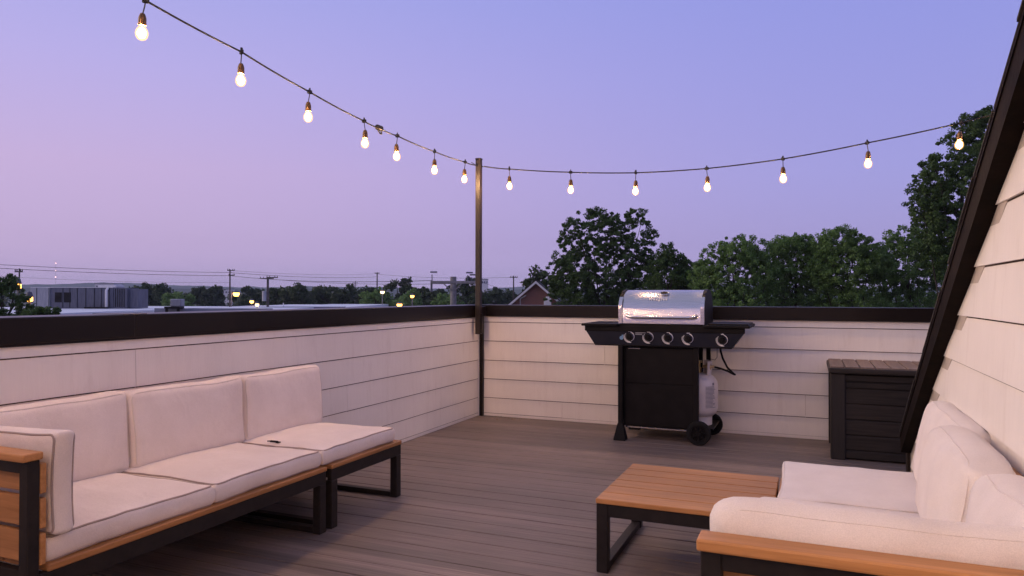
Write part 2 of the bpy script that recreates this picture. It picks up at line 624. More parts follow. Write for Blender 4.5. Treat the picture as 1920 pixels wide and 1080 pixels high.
slope_board(mb, XR - .026, XR + .01, 4.87, .287, .589, .062)
mb.box(XR - .0255, XR + .01, 4.872, 4.95, .0, .335, .002)
mb.build('rake_trim', M['trim'], hs)
mb = MB()
slope_board(mb, XR - .022, XR + .02, 4.9, .338, .586, .05)
mb.build('shadow_board', M['cap'], hs)
mb = MB()
slope_board(mb, XR - .062, XR + .08, 4.86, .262, .567, .10, bottom_cut=.02)
slope_board(mb, XR - .066, XR + .07, 4.875, .350, .567, .014)
mb.build('roof_fascia', M['fascia'], hs)
mb = MB()
slope_board(mb, XR - .045, 6.0, 4.90, .355, .567, .03)
random.seed(3)
# ragged shingle butts along the edge
yy = 4.86
while yy > -2.4:
    L = random.uniform(.12, .3)
    zc = .357 + (4.9 - yy) * .567
    d = random.uniform(-.003, .003)
    mb.prism([(yy, zc + .002), (yy - L, zc + L * .567 + .002), (yy - L, zc + L * .567 + .009), (yy, zc + .011)], 0, XR - .068 - d, XR - .02)
    yy -= L + random.uniform(.0, .01)
mb.build('roof', M['shingle'], hs)
mb = MB()
mb.box(XR + .03, 6, -2.6, 4.9, -.3, .2, 0)
mb.prism([(-2.6, .2), (4.8, .2), (4.8, .36), (-2.6, .36 + 7.4 * .56)], 0, XR + .03, 6)
mb.build('house_body', M['siding'], hs)

# the storeys under the terrace
mb = MB()
mb.box(XW - .14, 6, -2.6, 6.62, -8.5, -.26, 0)
tag(mb.build('lower_house', M['siding']), 'lower storeys of the cream house carrying the roof terrace', 'house')

mb = MB()
random.seed(21)
for k in range(26):                # scraps swept against the foot of the back parapet
    c = V((-2.72 + random.gauss(0, .10), 6.40 + random.uniform(-.10, .07), .004))
    a = random.uniform(0, 6.28)
    l_, w_ = random.uniform(.012, .03), random.uniform(.006, .012)
    u_, v_ = V((math.cos(a), math.sin(a), random.uniform(-.1, .4))), V((-math.sin(a), math.cos(a), random.uniform(-.2, .2)))
    mb.add([c - u_ * l_, c + v_ * w_, c + u_ * l_, c - v_ * w_], [(0, 1, 2, 3)])
tag(mb.build('leaf_litter', M['litter']), 'dry leaf scraps on the deck at the foot of the back parapet', 'leaf litter', kind='stuff')

# ------------------------------------------------------------------ light pole and string lights
pp = thing('light_pole', 'slim square bronze pole in the terrace corner holding up the string lights', 'pole', (-3.0, 6.33, .82))
mb = MB()
mb.box(-3.028, -2.976, 6.308, 6.360, .82, 2.53, .004)
mb.box(-3.031, -2.973, 6.305, 6.363, 2.53, 2.545, .004)
mb.build('pole', M['pole'], pp)
mb = MB()
mb.box(-2.976, -2.958, 6.315, 6.355, .83, 1.02, .002)
mb.box(-3.026, -2.980, 6.360, 6.467, .995, 1.09, .002)
for z in (.86, .98):
    mb.lathe([(0, -.006), (.007, -.005), (.009, 0)], (-2.966, 6.314, z), 1, 10)
mb.build('bracket', M['cap'], pp)
mb = MB()
mb.tube([(-3.034, 6.302, 2.478), (-2.97, 6.302, 2.47), (-2.97, 6.366, 2.466), (-3.034, 6.366, 2.474), (-3.034, 6.302, 2.478)], .004, 6)
mb.tube([(-3.034, 6.302, 2.484), (-3.055, 6.275, 2.5)], .004, 6)
mb.build('cable_tie', M['cable'], pp)

SX = -3.03
left_pts = [(SX, 6.09, 2.468), (SX, 5.49, 2.456), (SX, 4.88, 2.468), (SX, 4.42, 2.482), (SX, 3.80, 2.533), (SX, 3.19, 2.604), (SX, 2.545, 2.655),
            (SX, 1.92, 2.74), (SX, 1.30, 2.83), (SX, .68, 2.93), (SX, .06, 3.04), (SX, -.56, 3.12), (SX + .05, -1.18, 3.15), (SX + .6, -1.35, 3.0), (SX + 1.2, -1.38, 2.88), (SX + 1.8, -1.4, 2.8), (SX + 2.4, -1.4, 2.78), (SX + 3.0, -1.38, 2.82), (SX + 3.38, -1.30, 2.86), (SX + 3.40, -.70, 2.78), (SX + 3.40, -.08, 2.74), (SX + 3.40, .54, 2.74)]  # from the corner turn on: unseen bulbs added for warm fill
# attachment points of the string along the back parapet
back_px = [(955, 317), (1070, 323), (1192, 324), (1325, 316), (1468, 298), (1626, 268), (1803, 230)]
back_pts = []
for (px, py) in back_px:
    d = fw * F + rt2 * (px - 960) - up2 * (py - 540)
    # vertical plane through the pole, turned 2 degrees towards the terrace
    n = V((math.sin(R(2)), math.cos(R(2)), 0))
    t = (V((-3.0, 6.36, 0)).dot(n)) / d.dot(n)
    back_pts.append(V((0, 0, EYE)) + d * t)


def sag(pts, n=6, s=.006):
    out = []
    for a, b in zip(pts[:-1], pts[1:]):
        a, b = V(a), V(b)
        for k in range(n):
            t = k / n
            p = a.lerp(b, t)
            p.z -= s * 4 * t * (1 - t)
            out.append(p)
    out.append(V(pts[-1]))
    return out


def bulb_mesh(k):
    lean = random.uniform(-.012, .012)
    mbw = MB()
    mbw.tube([(0, 0, 0), (lean * .3, 0, -.03), (lean, .002, -.072)], .0032, 6)
    mbw.box(-.016, .016, -.009, .009, -.012, .012, .003)
    mbw.box(-.0035, .0035, -.007, .007, .01, .026, .002)
    mbs = MB()
    mbs.lathe([(0, -.066), (.011, -.068), (.015, -.078), (.0185, -.09), (.0195, -.122), (.018, -.126), (0, -.127)], (lean, 0, 0), 2, 14)
    mbb = MB()
    mbb.lathe([(.013, -.1245), (.017, -.134), (.0265, -.149), (.0305, -.165), (.028, -.181), (.020, -.194), (.010, -.1995), (0, -.2005)], (lean, 0, 0), 2, 16)
    mbf = MB()
    mbf.lathe([(0, -.138), (.008, -.141), (.0165, -.152), (.019, -.164), (.0165, -.177), (.008, -.188), (0, -.19)], (lean, 0, 0), 2, 14)
    return mbw, mbs, mbb, mbf


protos = []


def hang_bulb(parent, p, k):
    """cord with its bulb, moved to the attachment point; mesh data shared between the bulbs"""
    if not protos:
        for q in range(3):
            w, s_, b, f_ = bulb_mesh(q)
            protos.append(tuple(x.build(n_, m_) for x, n_, m_ in ((b, 'bulb', M['glass']), (w, 'cord', M['cable']), (s_, 'socket', M['socket']), (f_, 'filament', M['bulb']))))
            for o in protos[-1]:
                COL.objects.unlink(o)
    pb_, pw_, ps_, pf_ = protos[k % 3]
    b = pb_.copy()
    COL.objects.link(b)
    b.parent = parent
    b.location = V(p) - parent_loc(parent)
    b.rotation_euler = (R(random.uniform(-2.2, 2.2)), R(random.uniform(-2.2, 2.2)), k * 1.3)
    for q in (pw_, ps_, pf_):
        c = q.copy()
        COL.objects.link(c)
        c.parent = b
    return b


sa = thing('string_light', 'string of glowing bulbs climbing over the long parapet, above the sofas', 'string light', (SX, 4.65, 2.48), 'string lights over the parapets')
con = V((SX, 4.62, 2.474))
mb = MB()
mb.tube(sag([con] + left_pts[3:] + [(XR, 1.1, 2.95)]), .0055, 8)
mb.build('cable', M['cable'], sa)
for k, p in enumerate(left_pts[3:]):
    hang_bulb(sa, p, k)
sb = thing('string_light', 'string of glowing bulbs passing the corner pole and sagging over the grill', 'string light', (-3.0, 6.36, 2.47), 'string lights over the parapets')
mb = MB()
endp = back_pts[-1] + (back_pts[-1] - back_pts[-2]) * 1.5 + V((0, 0, .06))
mb.tube(sag([con] + left_pts[2::-1] + [(-3.02, 6.30, 2.474)]), .0055, 8)
mb.tube(sag([(-2.96, 6.36, 2.468)] + back_pts + [endp], 6, .004), .0055, 8)
mb.box(SX - .016, SX + .016, 4.58, 4.66, 2.456, 2.494, .008)
mb.tube([con + V((0, -.02, -.02)), con + V((.01, 0, -.045)), con + V((0, .03, -.04)), con + V((0, .03, -.01))], .006, 6)
mb.build('cable', M['cable'], sb)
for k, p in enumerate(left_pts[:3] + back_pts):
    hang_bulb(sb, p, k + 1)
hang_bulb(sb, back_pts[-1].lerp(endp, .7), 2)

# ------------------------------------------------------------------ cushions
def cushion(W, D, T, puff=.014, r=.016, n=22, seed=0, wr=.004, slump=0, ears=.012, soft=0):
    """soft box centred on the origin, thin along z; returns mesh builder and the deform function"""
    hx, hy, hz = W / 2, D / 2, T / 2

    def deform(p):
        u, v, w = p.x / hx, p.y / hy, p.z / hz
        u, v, w = [max(-1, min(1, t)) for t in (u, v, w)]
        q = p.copy()
        dome = (1 - abs(u) ** 2.6) * (1 - abs(v) ** 2.6)
        q.z += puff * w * dome
        q.x += (1 if u > 0 else -1) * abs(u) ** 3 * (.007 * (1 - w * w) - ears * (1 - v * v))
        q.y += (1 if v > 0 else -1) * abs(v) ** 3 * (.007 * (1 - w * w) - ears * (1 - u * u))
        if soft:
            cc = (abs(u) ** 5) * (abs(v) ** 5) * soft
            q.x -= cc if u > 0 else -cc
            q.y -= cc if v > 0 else -cc
        s_ = V((seed * 3.1, seed * 1.7, seed * .9))
        nn = noise.fractal(q * 4.5 + s_, 1.0, 2.0, 3)
        q += V((noise.noise(q * 5 + s_), noise.noise(q * 5 + s_ * 2), nn)) * wr
        if slump:                       # the top (positive y) sags forward and down
            t = max(0, (v + 1) / 2)
            q.z -= slump * t ** 3 * .5
            q.y -= slump * .6 * t * (noise.noise(V((u * 1.3 + seed, 0, seed))) + .2)
        return q
    mb = MB()
    idx = {}
    vs, fs = [], []

    def vid(p):
        key = tuple(round(c, 6) for c in p)
        if key not in idx:
            inner = V((max(-hx + r, min(hx - r, p[0])), max(-hy + r, min(hy - r, p[1])), max(-hz + r, min(hz - r, p[2]))))
            dlt = V(p) - inner
            q = inner + dlt.normalized() * r if dlt.length > 1e-9 else V(p)
            idx[key] = len(vs)
            vs.append(deform(q))
        return idx[key]
    hs_ = (hx, hy, hz)

    def ts(h, k):
        # grid lines: denser near the rounded edge
        inner = [-h + r + (2 * h - 2 * r) * i / k for i in range(k + 1)]
        return [-h, -h + r * .45] + inner + [h - r * .45, h]
    cnt = (n, n, 3)
    for ax in range(3):
        a1, a2 = [(1, 2), (2, 0), (0, 1)][ax]
        g1, g2 = ts(hs_[a1], cnt[a1]), ts(hs_[a2], cnt[a2])
        for sg in (-1, 1):
            for i in range(len(g1) - 1):
                for j in range(len(g2) - 1):
                    qd = []
                    for (ii, jj) in ((i, j), (i + 1, j), (i + 1, j + 1), (i, j + 1)):
                        p = [0, 0, 0]
                        p[ax] = sg * hs_[ax]
                        p[a1] = g1[ii]
                        p[a2] = g2[jj]
                        qd.append(vid(p))
                    fs.append(qd if sg > 0 else qd[::-1])
    mb.add(vs, fs, 0, True)
    loops = []
    for sg in (1, -1):
        pts = []
        k = 26
        cr = r * 1.3
        ix, iy = hx - r * .3, hy - r * .3
        zz = sg * (hz - r * .3)
        crn = [(ix - cr, iy - cr, 0), (-ix + cr, iy - cr, 1), (-ix + cr, -iy + cr, 2), (ix - cr, -iy + cr, 3)]
        for c, (cx, cy, qd) in enumerate(crn):
            for t in range(5):
                a = math.pi / 2 * (qd + t / 4)
                pts.append(V((cx + cr * math.cos(a), cy + cr * math.sin(a), zz)))
            nx, ny, qn = crn[(c + 1) % 4]
            a = math.pi / 2 * qn
            e = V((nx + cr * math.cos(a), ny + cr * math.sin(a), zz))
            s0 = pts[-1].copy()
            for t in range(1, k):
                pts.append(s0.lerp(e, t / k))
        loops.append([deform(p) for p in pts])
    return mb, loops


def put_cushion(name, parent, mtx, W, D, T, fab, pip, pr=.0042, **kw):
    mb, loops = cushion(W, D, T, **kw)
    mb.v = [mtx @ p for p in mb.v]
    o = mb.build(name, fab, parent, sharp=180)
    pm = MB()
    for lp in loops:
        pm.tube([mtx @ p for p in lp], pr, 6, closed=True)
    pm.build('piping', pip, o, sharp=180)
    return o


def flat_at(x0, x1, y0, y1, z0, z1):
    return Matrix.Translation(((x0 + x1) / 2, (y0 + y1) / 2, (z0 + z1) / 2)), abs(x1 - x0), abs(y1 - y0), abs(z1 - z0)


def lean_mtx(xf, sx, yc, z0, H, T, ang):
    """back cushion: foot of its front face at xf, height H, leaning back (towards sx) by ang; local x -> world y, local y -> up"""
    upv = V((sx * math.sin(ang), 0, math.cos(ang)))
    nrm = V((-sx * math.cos(ang), 0, math.sin(ang)))       # towards the sitter
    yv = upv.cross(nrm)
    c = V((xf, yc, z0)) + upv * (H / 2) - nrm * (T / 2)
    mm = Matrix((yv, upv, nrm)).transposed().to_4x4()
    mm.translation = c
    return mm


def u_frame(mb, X, d, y0, y1, ztop, w=.045):
    """leg frame: two posts and the rail on the floor between them; X(u) gives the world x"""
    mb.box(X(0), X(w), y0, y1, 0, ztop, .003)
    mb.box(X(d - w), X(d), y0, y1, 0, ztop, .003)
    mb.box(X(w), X(d - w), y0 + .004, y1 - .004, .002, .03, .002)


def seat_boards(mb, X, d, y0, y1, z0, z1, n=7):
    w = d / n
    for k in range(n):
        mb.box(X(k * w - (.004 if k == 0 else 0)), X((k + 1) * w - .006), y0, y1, z0, z1, .003)


def sofa(root, X, d, y0, y1, arm=True):
    mb = MB()
    u_frame(mb, X, d, y1 - .05, y1, .246)
    mb.build('leg_frame', M['alu'], root)
    ya = y0 + .04
    if not arm:
        mb = MB()
        u_frame(mb, X, d, y0, y0 + .05, .246)
        mb.build('leg_frame', M['alu'], root)
    mb = MB()
    for u0, u1 in ((0, .03), (d - .03, d)):
        mb.box(X(u0), X(u1), ya if arm else y0, y1, .246, .308, .003)
    for yy0, yy1 in ((ya, ya + .03), (y1 - .03, y1)):
        mb.box(X(.03), X(d - .03), yy0, yy1, .248, .306, .002)
    mb.build('seat_frame', M['alu'], root)
    mb = MB()
    seat_boards(mb, X, d, (ya + .026) if arm else y0 - .003, y1 + .003, .308, .330)
    mb.build('seat_board', M['teak_y'], root)
    if arm:
        mb = MB()
        for u0, u1 in ((0, .042), (d - .042, d)):
            mb.box(X(u0), X(u1), y0, ya, 0, .674, .003)
        mb.box(X(.042), X(d - .042), y0 + .001, ya - .001, .634, .673, .002)
        mb.box(X(.042), X(d - .042), y0 + .001, ya - .001, .002, .03, .002)
        ar = mb.build('armrest', M['alu'], root)
        mb = MB()
        mb.box(X(-.006), X(d + .004), y0 - .020, y0 + .047, .6745, .700, .005, seg=2)
        mb.build('arm_board', M['teak_x'], ar)
        mb = MB()
        for z0, z1 in ((.336, .436), (.452, .548), (.564, .66)):
            mb.box(X(.0), X(d), ya + .001, ya + .022, z0, z1, .003)
        mb.build('arm_panel', M['teak_x'], ar)
        mb = MB()
        mb.box(X(d - .03), X(d - .002), y0 + .075, y1 - .03, .664, .677, .002)
        for yy in (y0 + .24, (y0 + y1) / 2 + .05, y1 - .08):
            mb.box(X(d - .032), X(d), yy - .02, yy + .02, .330, .676, .003)
        bk = mb.build('backrest', M['alu'], root)
        mb = MB()
        mb.box(X(d - .05), X(d + .006), y0 + .068, y1 - .02, .6765, .700, .004)
        for z0, z1 in ((.43, .53), (.56, .66)):
            mb.box(X(d - .052), X(d - .033), y0 + .07, y1 - .02, z0, z1, .003)
        mb.build('back_panel', M['teak_y'], bk)


# left group
s1 = thing('sofa', 'two-seat teak and charcoal sofa against the long parapet, its front square to the viewer', 'sofa', (-2.65, 2.25, 0), 'patio seating sections')
XL = lambda u: -2.265 - u
sofa(s1, XL, .775, 1.485, 2.985)
mt_, a, b, c = flat_at(-2.282, -2.985, 1.556, 2.262, .331, .414)
put_cushion('seat_cushion', s1, mt_, a, b, c, M['fabric'], M['piping'], seed=1, wr=.0065, puff=.012)
mt_, a, b, c = flat_at(-2.282, -2.985, 2.268, 2.966, .331, .414)
put_cushion('seat_cushion', s1, mt_, a, b, c, M['fabric'], M['piping'], seed=2, wr=.0065, puff=.012)
put_cushion('back_cushion', s1, lean_mtx(-2.83, -1, 1.972, .405, .355, .14, R(4)), .70, .355, .14, M['fabric'], M['pipingsoft'], pr=.0035, seed=3, puff=.016, slump=.012, wr=.006, ears=.004, r=.026)
put_cushion('back_cushion', s1, lean_mtx(-2.808, -1, 2.668, .405, .355, .14, R(4)), .69, .355, .14, M['fabric'], M['pipingsoft'], pr=.0035, seed=4, puff=.016, slump=.012, wr=.006, ears=.004, r=.026)
am = Matrix(((1, 0, 0), (0, 0, -1), (0, 1, 0))).to_4x4()
am.translation = V((-2.255 - .34, 1.600, .586))
put_cushion('arm_cushion', s1, am, .68, .325, .076, M['fabric'], M['piping'], seed=5, puff=.008)

s2 = thing('sofa_section', 'armless teak seat section with an open leg loop, ending the row along the parapet', 'sofa', (-2.65, 3.36, 0), 'patio seating sections')
sofa(s2, XL, .775, 3.030, 3.700, arm=False)
mt_, a, b, c = flat_at(-2.282, -2.985, 2.978, 3.652, .331, .412)
put_cushion('seat_cushion', s2, mt_, a, b, c, M['fabric'], M['piping'], seed=6, wr=.0065, puff=.012)
put_cushion('back_cushion', s2, lean_mtx(-2.81, -1, 3.352, .40, .36, .14, R(4)), .655, .36, .14, M['fabric'], M['pipingsoft'], pr=.0035, seed=7, puff=.016, slump=.012, wr=.006, ears=.004, r=.026)

mb = MB()
mb.box(-2.655, -2.60, 3.010, 3.024, .4175, .4275, .004)
mb.box(-2.61, -2.592, 3.006, 3.030, .4165, .4225, .002)
mb.tube([(-2.655, 3.017, .423), (-2.672, 3.017, .421)], .003, 6)
tag(mb.build('clip', M['black']), 'tiny black clip lying where two pale seat cushions meet', 'clip')

# right group
s3 = thing('sofa', 'two-seat teak sofa seen over its arm board, backed onto the house wall', 'sofa', (.15, 2.25, 0), 'patio seating sections')
XRt = lambda u: -.212 + u
sofa(s3, XRt, .755, 1.525, 2.985)
mt_, a, b, c = flat_at(-.195, .50, 1.58, 2.262, .331, .416)
put_cushion('seat_cushion', s3, mt_, a, b, c, M['fabric2'], M['pipingpale'], seed=8)
mt_, a, b, c = flat_at(-.185, .50, 2.268, 2.966, .331, .416)
put_cushion('seat_cushion', s3, mt_, a, b, c, M['fabric2'], M['pipingpale'], seed=9, puff=.018)
put_cushion('back_cushion', s3, lean_mtx(.378, 1, 1.93, .41, .35, .13, R(3)), .69, .35, .13, M['fabric2'], M['pipingpale'], seed=10, puff=.03, slump=.03, wr=.010, r=.045, pr=.003, soft=.045, ears=.003)
put_cushion('back_cushion', s3, lean_mtx(.345, 1, 2.635, .41, .36, .13, R(7)), .69, .36, .13, M['fabric2'], M['pipingpale'], seed=11, puff=.03, slump=.03, wr=.010, r=.045, pr=.003, soft=.05, ears=.003)
am = Matrix(((1, 0, 0), (0, 0, -1), (0, 1, 0))).to_4x4()
am.translation = V((-.205 + .345, 1.643, .597))
put_cushion('arm_cushion', s3, am, .70, .325, .105, M['fabric2'], M['pipingpale'], seed=12, puff=.022, wr=.006, r=.045, pr=.0018, soft=.02)

s4 = thing('sofa_section', 'armless seat with pale cushions between the low table and the house wall', 'sofa', (.2, 3.33, 0), 'patio seating sections')
X4 = lambda u: -.128 + u
sofa(s4, X4, .64, 3.010, 3.655, arm=False)
mt_, a, b, c = flat_at(-.122, .53, 2.972, 3.64, .331, .416)
put_cushion('seat_cushion', s4, mt_, a, b, c, M['fabric2'], M['pipingpale'], seed=13)
put_cushion('back_cushion', s4, lean_mtx(.40, 1, 3.19, .41, .37, .10, R(10)), .80, .37, .10, M['fabric2'], M['pipingpale'], seed=14, puff=.02, slump=.025, wr=.008, r=.03, pr=.003, soft=.03)

# ------------------------------------------------------------------ low table
tb = thing('coffee_table', 'low rectangular teak slat table on charcoal loop legs, in the middle of the deck', 'table', (-.5, 3.36, 0))
mb = MB()
w = .705 / 6
for k in range(6):
    mb.box(-.862, -.142, 3.008 + k * w, 3.008 + (k + 1) * w - .008, .298, .320, .003)
mb.build('table_top', M['teak_x'], tb)
for (x0, x1) in ((-.86, -.81), (-.19, -.145)):
    mb = MB()
    mb.box(x0, x1, 3.012, 3.057, 0, .297, .003)
    mb.box(x0, x1, 3.666, 3.711, 0, .297, .003)
    mb.box(x0 + .004, x1 - .004, 3.057, 3.666, .002, .032, .002)
    mb.build('leg_frame', M['alu'], tb)
mb = MB()
for y0 in (3.014, 3.679):
    mb.box(-.81, -.19, y0, y0 + .03, .243, .297, .002)
for x0 in (-.855, -.19):
    mb.box(x0, x0 + .03, 3.057, 3.666, .245, .296, .002)
mb.build('apron', M['alu'], tb)

# ------------------------------------------------------------------ gas grill
gr = thing('gas_grill', 'black four-burner gas grill with a shiny steel lid, standing against the back parapet', 'grill', (-1.15, 6.1, 0))
mb = MB()
mb.box(-1.455, -.86, 5.88, 5.90, .115, .775, .004)            # front panel
mb.box(-1.455, -1.435, 5.90, 6.36, .115, .775, .003)
mb.box(-1.43, -.86, 6.34, 6.358, .115, .775, .003)
mb.box(-1.43, -.72, 5.90, 6.34, .118, .135, .003)             # bottom shelf
mb.box(-1.425, -.865, 5.874, 5.881, .475, .768, .003)         # upper and lower front sheets
mb.box(-1.425, -.865, 5.874, 5.881, .130, .466, .003)
mb.build('cabinet', M['black'], gr)
mb = MB()
mb.box(-1.43, -.87, 5.89, 5.91, .100, .112, .002)
mb.build('bottom_rail', M['chrome'], gr)
mb = MB()
mb.tube([(-1.40, 5.868, .762), (-1.30, 5.866, .762)], .006, 8)
mb.build('door_handle', M['chrome'], gr)
for (x0, x1, y0, y1) in ((-1.48, -1.44, 5.83, 5.875), (-.868, -.830, 5.86, 5.905), (-1.48, -1.44, 6.36, 6.40), (-.83, -.795, 6.33, 6.37)):
    mb = MB()
    mb.box(x0, x1, y0, y1, .11, .79, .004)
    mb.build('leg', M['black'], gr)
for (xc, yc) in ((-1.462, 5.85), (-1.462, 6.38)):
    mb = MB()
    a, b = .048, .022
    vs = [(xc + sx * a, yc + sy * a, 0) for sx, sy in ((-1, -1), (1, -1), (1, 1), (-1, 1))] + \
         [(xc + sx * a, yc + sy * a, .012) for sx, sy in ((-1, -1), (1, -1), (1, 1), (-1, 1))] + \
         [(xc + sx * b, yc + sy * b, .135) for sx, sy in ((-1, -1), (1, -1), (1, 1), (-1, 1))]
    fs = [(3, 2, 1, 0)] + [(i, (i + 1) % 4, 4 + (i + 1) % 4, 4 + i) for i in range(4)] + [(4 + i, 4 + (i + 1) % 4, 8 + (i + 1) % 4, 8 + i) for i in range(4)] + [(8, 9, 10, 11)]
    mb.add(vs, fs)
    mb.build('foot', M['rubber'], gr)


def wheel(xc, yc, r):
    mb = MB()
    mb.lathe([(r * .72, -.022), (r * .93, -.022), (r, -.012), (r, .012), (r * .93, .022), (r * .72, .022), (r * .72, -.022)], (xc, yc, r), 1, 28)
    wh = mb.build('wheel', M['rubber'], gr)
    mb = MB()
    mb.lathe([(0, -.020), (r * .2, -.020), (r * .22, -.008), (r * .22, .01)], (xc, yc, r), 1, 18)
    mb.lathe([(r * .60, -.018), (r * .74, -.018), (r * .74, .018), (r * .60, .018), (r * .60, -.018)], (xc, yc, r), 1, 28)
    for k in range(7):
        a = 2 * math.pi * k / 7 + .2
        mm = Matrix.Translation((xc, yc, r)) @ Matrix.Rotation(-a, 4, 'Y')
        mb.box(r * .17, r * .64, -.014, .010, -r * .07, r * .07, .003, mtx=mm)
    mb.lathe([(r * .0, .004), (r * .66, .004), (r * .66, .008), (0, .008)], (xc, yc, r), 1, 24)
    mb.build('rim', M['black'], wh)


wheel(-.829, 5.868, .097)
wheel(-.79, 6.35, .095)

mb = MB()                          # fascia with splayed ends, front view outline
mb.prism([(-1.682, .786), (-.570, .782), (-.482, .900), (-.482, .938), (-1.758, .938), (-1.758, .900)], 1, 5.842, 6.0)
mb.prism([(-1.66, .80), (-.60, .80), (-.52, .938), (-1.73, .938)], 1, 6.0, 6.30)
cp = mb.build('control_panel', M['navy'], gr)
mb = MB()
mb.box(-1.768, -.472, 5.834, 5.85, .902, .948, .004)
mb.box(-1.68, -.57, 5.836, 5.846, .781, .792, .003)
mb.build('panel_rim', M['black'], cp)
for k, (xc, zc) in enumerate(((-1.383, .860), (-1.226, .858), (-1.066, .857), (-.906, .855), (-.640, .851))):
    mb = MB()
    mb.lathe([(.030, .0), (.030, -.006), (.026, -.009), (.024, -.030), (.021, -.033), (0, -.033)], (xc, 5.842, zc), 1, 24)
    mb.box(xc - .005, xc + .005, 5.798, 5.812, zc - .022, zc + .022, .003)
    kn = mb.build('knob', M['black'], cp)
    mb = MB()
    mb.lathe([(.0312, -.001), (.0312, -.007), (.0298, -.0085), (.0290, -.0075)], (xc, 5.842, zc), 1, 28)
    mb.build('bezel', M['chrome'], kn)
    mb = MB()
    for (r0, a0, a1) in ((.041, 140, 275), (.049, 160, 285), (.038, -75, 75)):
        pts = [(xc + r0 * math.cos(R(a)), 5.8405, zc + r0 * math.sin(R(a))) for a in np.linspace(a0, a1, 14)]
        mb.tube(pts, [.0018 + .0026 * t for t in np.linspace(0, 1, 14)], 5)
    mb.box(xc - .012, xc + .012, 5.8395, 5.8415, zc + .040, zc + .047, .001)
    mb.box(xc - .004, xc + .004, 5.8395, 5.8415, zc + .047, zc + .054, .001)
    mb.build('dial_mark', M['white_print'], cp)
mb = MB()
mb.box(-1.335, -1.250, 5.840, 5.8425, .890, .896, 0)
mb.box(-1.335, -1.280, 5.840, 5.8425, .876, .886, 0)
mb.build('label_print', M['grey_print'], cp)
mb = MB()
mb.lathe([(0, -.0015), (.016, -.0015), (.016, 0)], (-1.452, 5.842, .848), 1, 14)
mb.box(-1.450, -1.436, 5.8395, 5.8415, .858, .874, .001)
mb.build('sticker', M['blue_print'], cp)
for (x0, x1) in ((-1.79, -1.475), (-.785, -.432)):
    mb = MB()
    mb.box(x0, x1, 5.80, 6.36, .944, .966, .006, seg=2)
    if x0 > -1:
        mb.box(x0 + .03, x1 - .012, 5.84, 6.30, .967, .978, .004)
    else:
        mb.box(x0 + .06, x0 + .2, 5.9, 6.1, .9665, .970, .001)
    mb.build('side_shelf', M['black'], gr)
mb = MB()
mb.box(-1.474, -.787, 5.836, 6.38, .925, .967, .004)
mb.build('firebox', M['black'], gr)

arc = [(5.838, 1.100), (5.846, 1.122), (5.862, 1.150), (5.886, 1.178), (5.92, 1.206), (5.965, 1.228), (6.02, 1.242), (6.09, 1.247), (6.16, 1.244), (6.23, 1.23), (6.30, 1.195), (6.35, 1.14), (6.375, 1.06), (6.38, .97)]
prof = [(5.834, .970), (5.834, 1.092)] + arc
mb = MB()
th = len(prof)
xa, xb = -1.452, -.800
for i in range(th - 1):
    a, b = prof[i], prof[i + 1]
    mb.add([(xa, *a), (xb, *a), (xb, *b), (xa, *b)], [(0, 1, 2, 3)], 0, i >= 2)
lid = mb.build('lid', M['steel'], gr, sharp=28)
for (x0, x1) in ((-1.474, -1.450), (-.802, -.778)):
    mb = MB()
    big = [(y - (.006 if y < 6.1 else -.006), z + (.006 if z > 1.1 else 0)) for y, z in prof]
    mb.prism(big, 0, x0, x1)
    mb.build('lid_end', M['black'], lid)
for (x0, x1) in ((-1.474, -1.444), (-.808, -.778)):
    mb = MB()
    pts = [(5.8235, .969), (5.8235, 1.096)] + [(y - .0125, z + .011) for y, z in arc[:4]]
    for i in range(len(pts) - 1):
        mb.quad((x0, *pts[i]), (x1, *pts[i]), (x1, *pts[i + 1]), (x0, *pts[i + 1]))
    mb.build('lid_strap', M['steel'], lid)
mb = MB()
hp = [(-1.398, 5.83, 1.042), (-1.392, 5.80, 1.034), (-1.37, 5.785, 1.027)] + [(x, 5.780, 1.024) for x in np.linspace(-1.34, -.90, 9)] + [(-.87, 5.785, 1.024), (-.845, 5.80, 1.030), (-.84, 5.83, 1.038)]
mb.tube(hp, .0125, 10)
mb.build('handle', M['steel'], lid)
mb = MB()
tdir = V((0, .55, .40)).normalized()
ndir = V((0, -.40, .55)).normalized()


def oval(mb, c, a, b, h):
    n = 24
    vs = []
    for hh, f in ((0, 1), (h, 1), (h * 1.3, .85), (h * .9, .78), (h * .9, 0.001)):
        for k in range(n):
            t = 2 * math.pi * k / n
            vs.append(V(c) + V((a * f * math.cos(t), 0, 0)) + tdir * (b * f * math.sin(t)) + ndir * hh)
    fs = [(i * n + j, i * n + (j + 1) % n, (i + 1) * n + (j + 1) % n, (i + 1) * n + j) for i in range(4) for j in range(n)]
    mb.add(vs, fs, 0, True)


oval(mb, (-1.112, 5.928, 1.214), .044, .024, .008)
thm = mb.build('thermometer', M['chrome'], lid)
mb = MB()
oval(mb, V((-1.112, 5.928, 1.214)) + ndir * .006 + tdir * .003, .030, .014, .003)
mb.build('dial_face', M['black'], thm)
cu = bpy.data.curves.new('logo', 'FONT')
cu.body = 'Nexgrill'
cu.size = .036
cu.align_x = 'CENTER'
cu.extrude = .001
cu.space_character = 1.25
tmp = bpy.data.objects.new('logo_tmp', cu)
COL.objects.link(tmp)
bpy.context.view_layer.update()
me = bpy.data.meshes.new_from_object(tmp.evaluated_get(bpy.context.evaluated_depsgraph_get()))
COL.objects.unlink(tmp)
bpy.data.objects.remove(tmp)
lo = bpy.data.objects.new('logo', me)
me.materials.append(M['white_print'])
COL.objects.link(lo)
lo.parent = lid
d1 = V((0, .024, .028)).normalized()
n1 = V((0, -.028, .024)).normalized()
mm = Matrix((V((1, 0, 0)), d1, n1)).transposed().to_4x4()
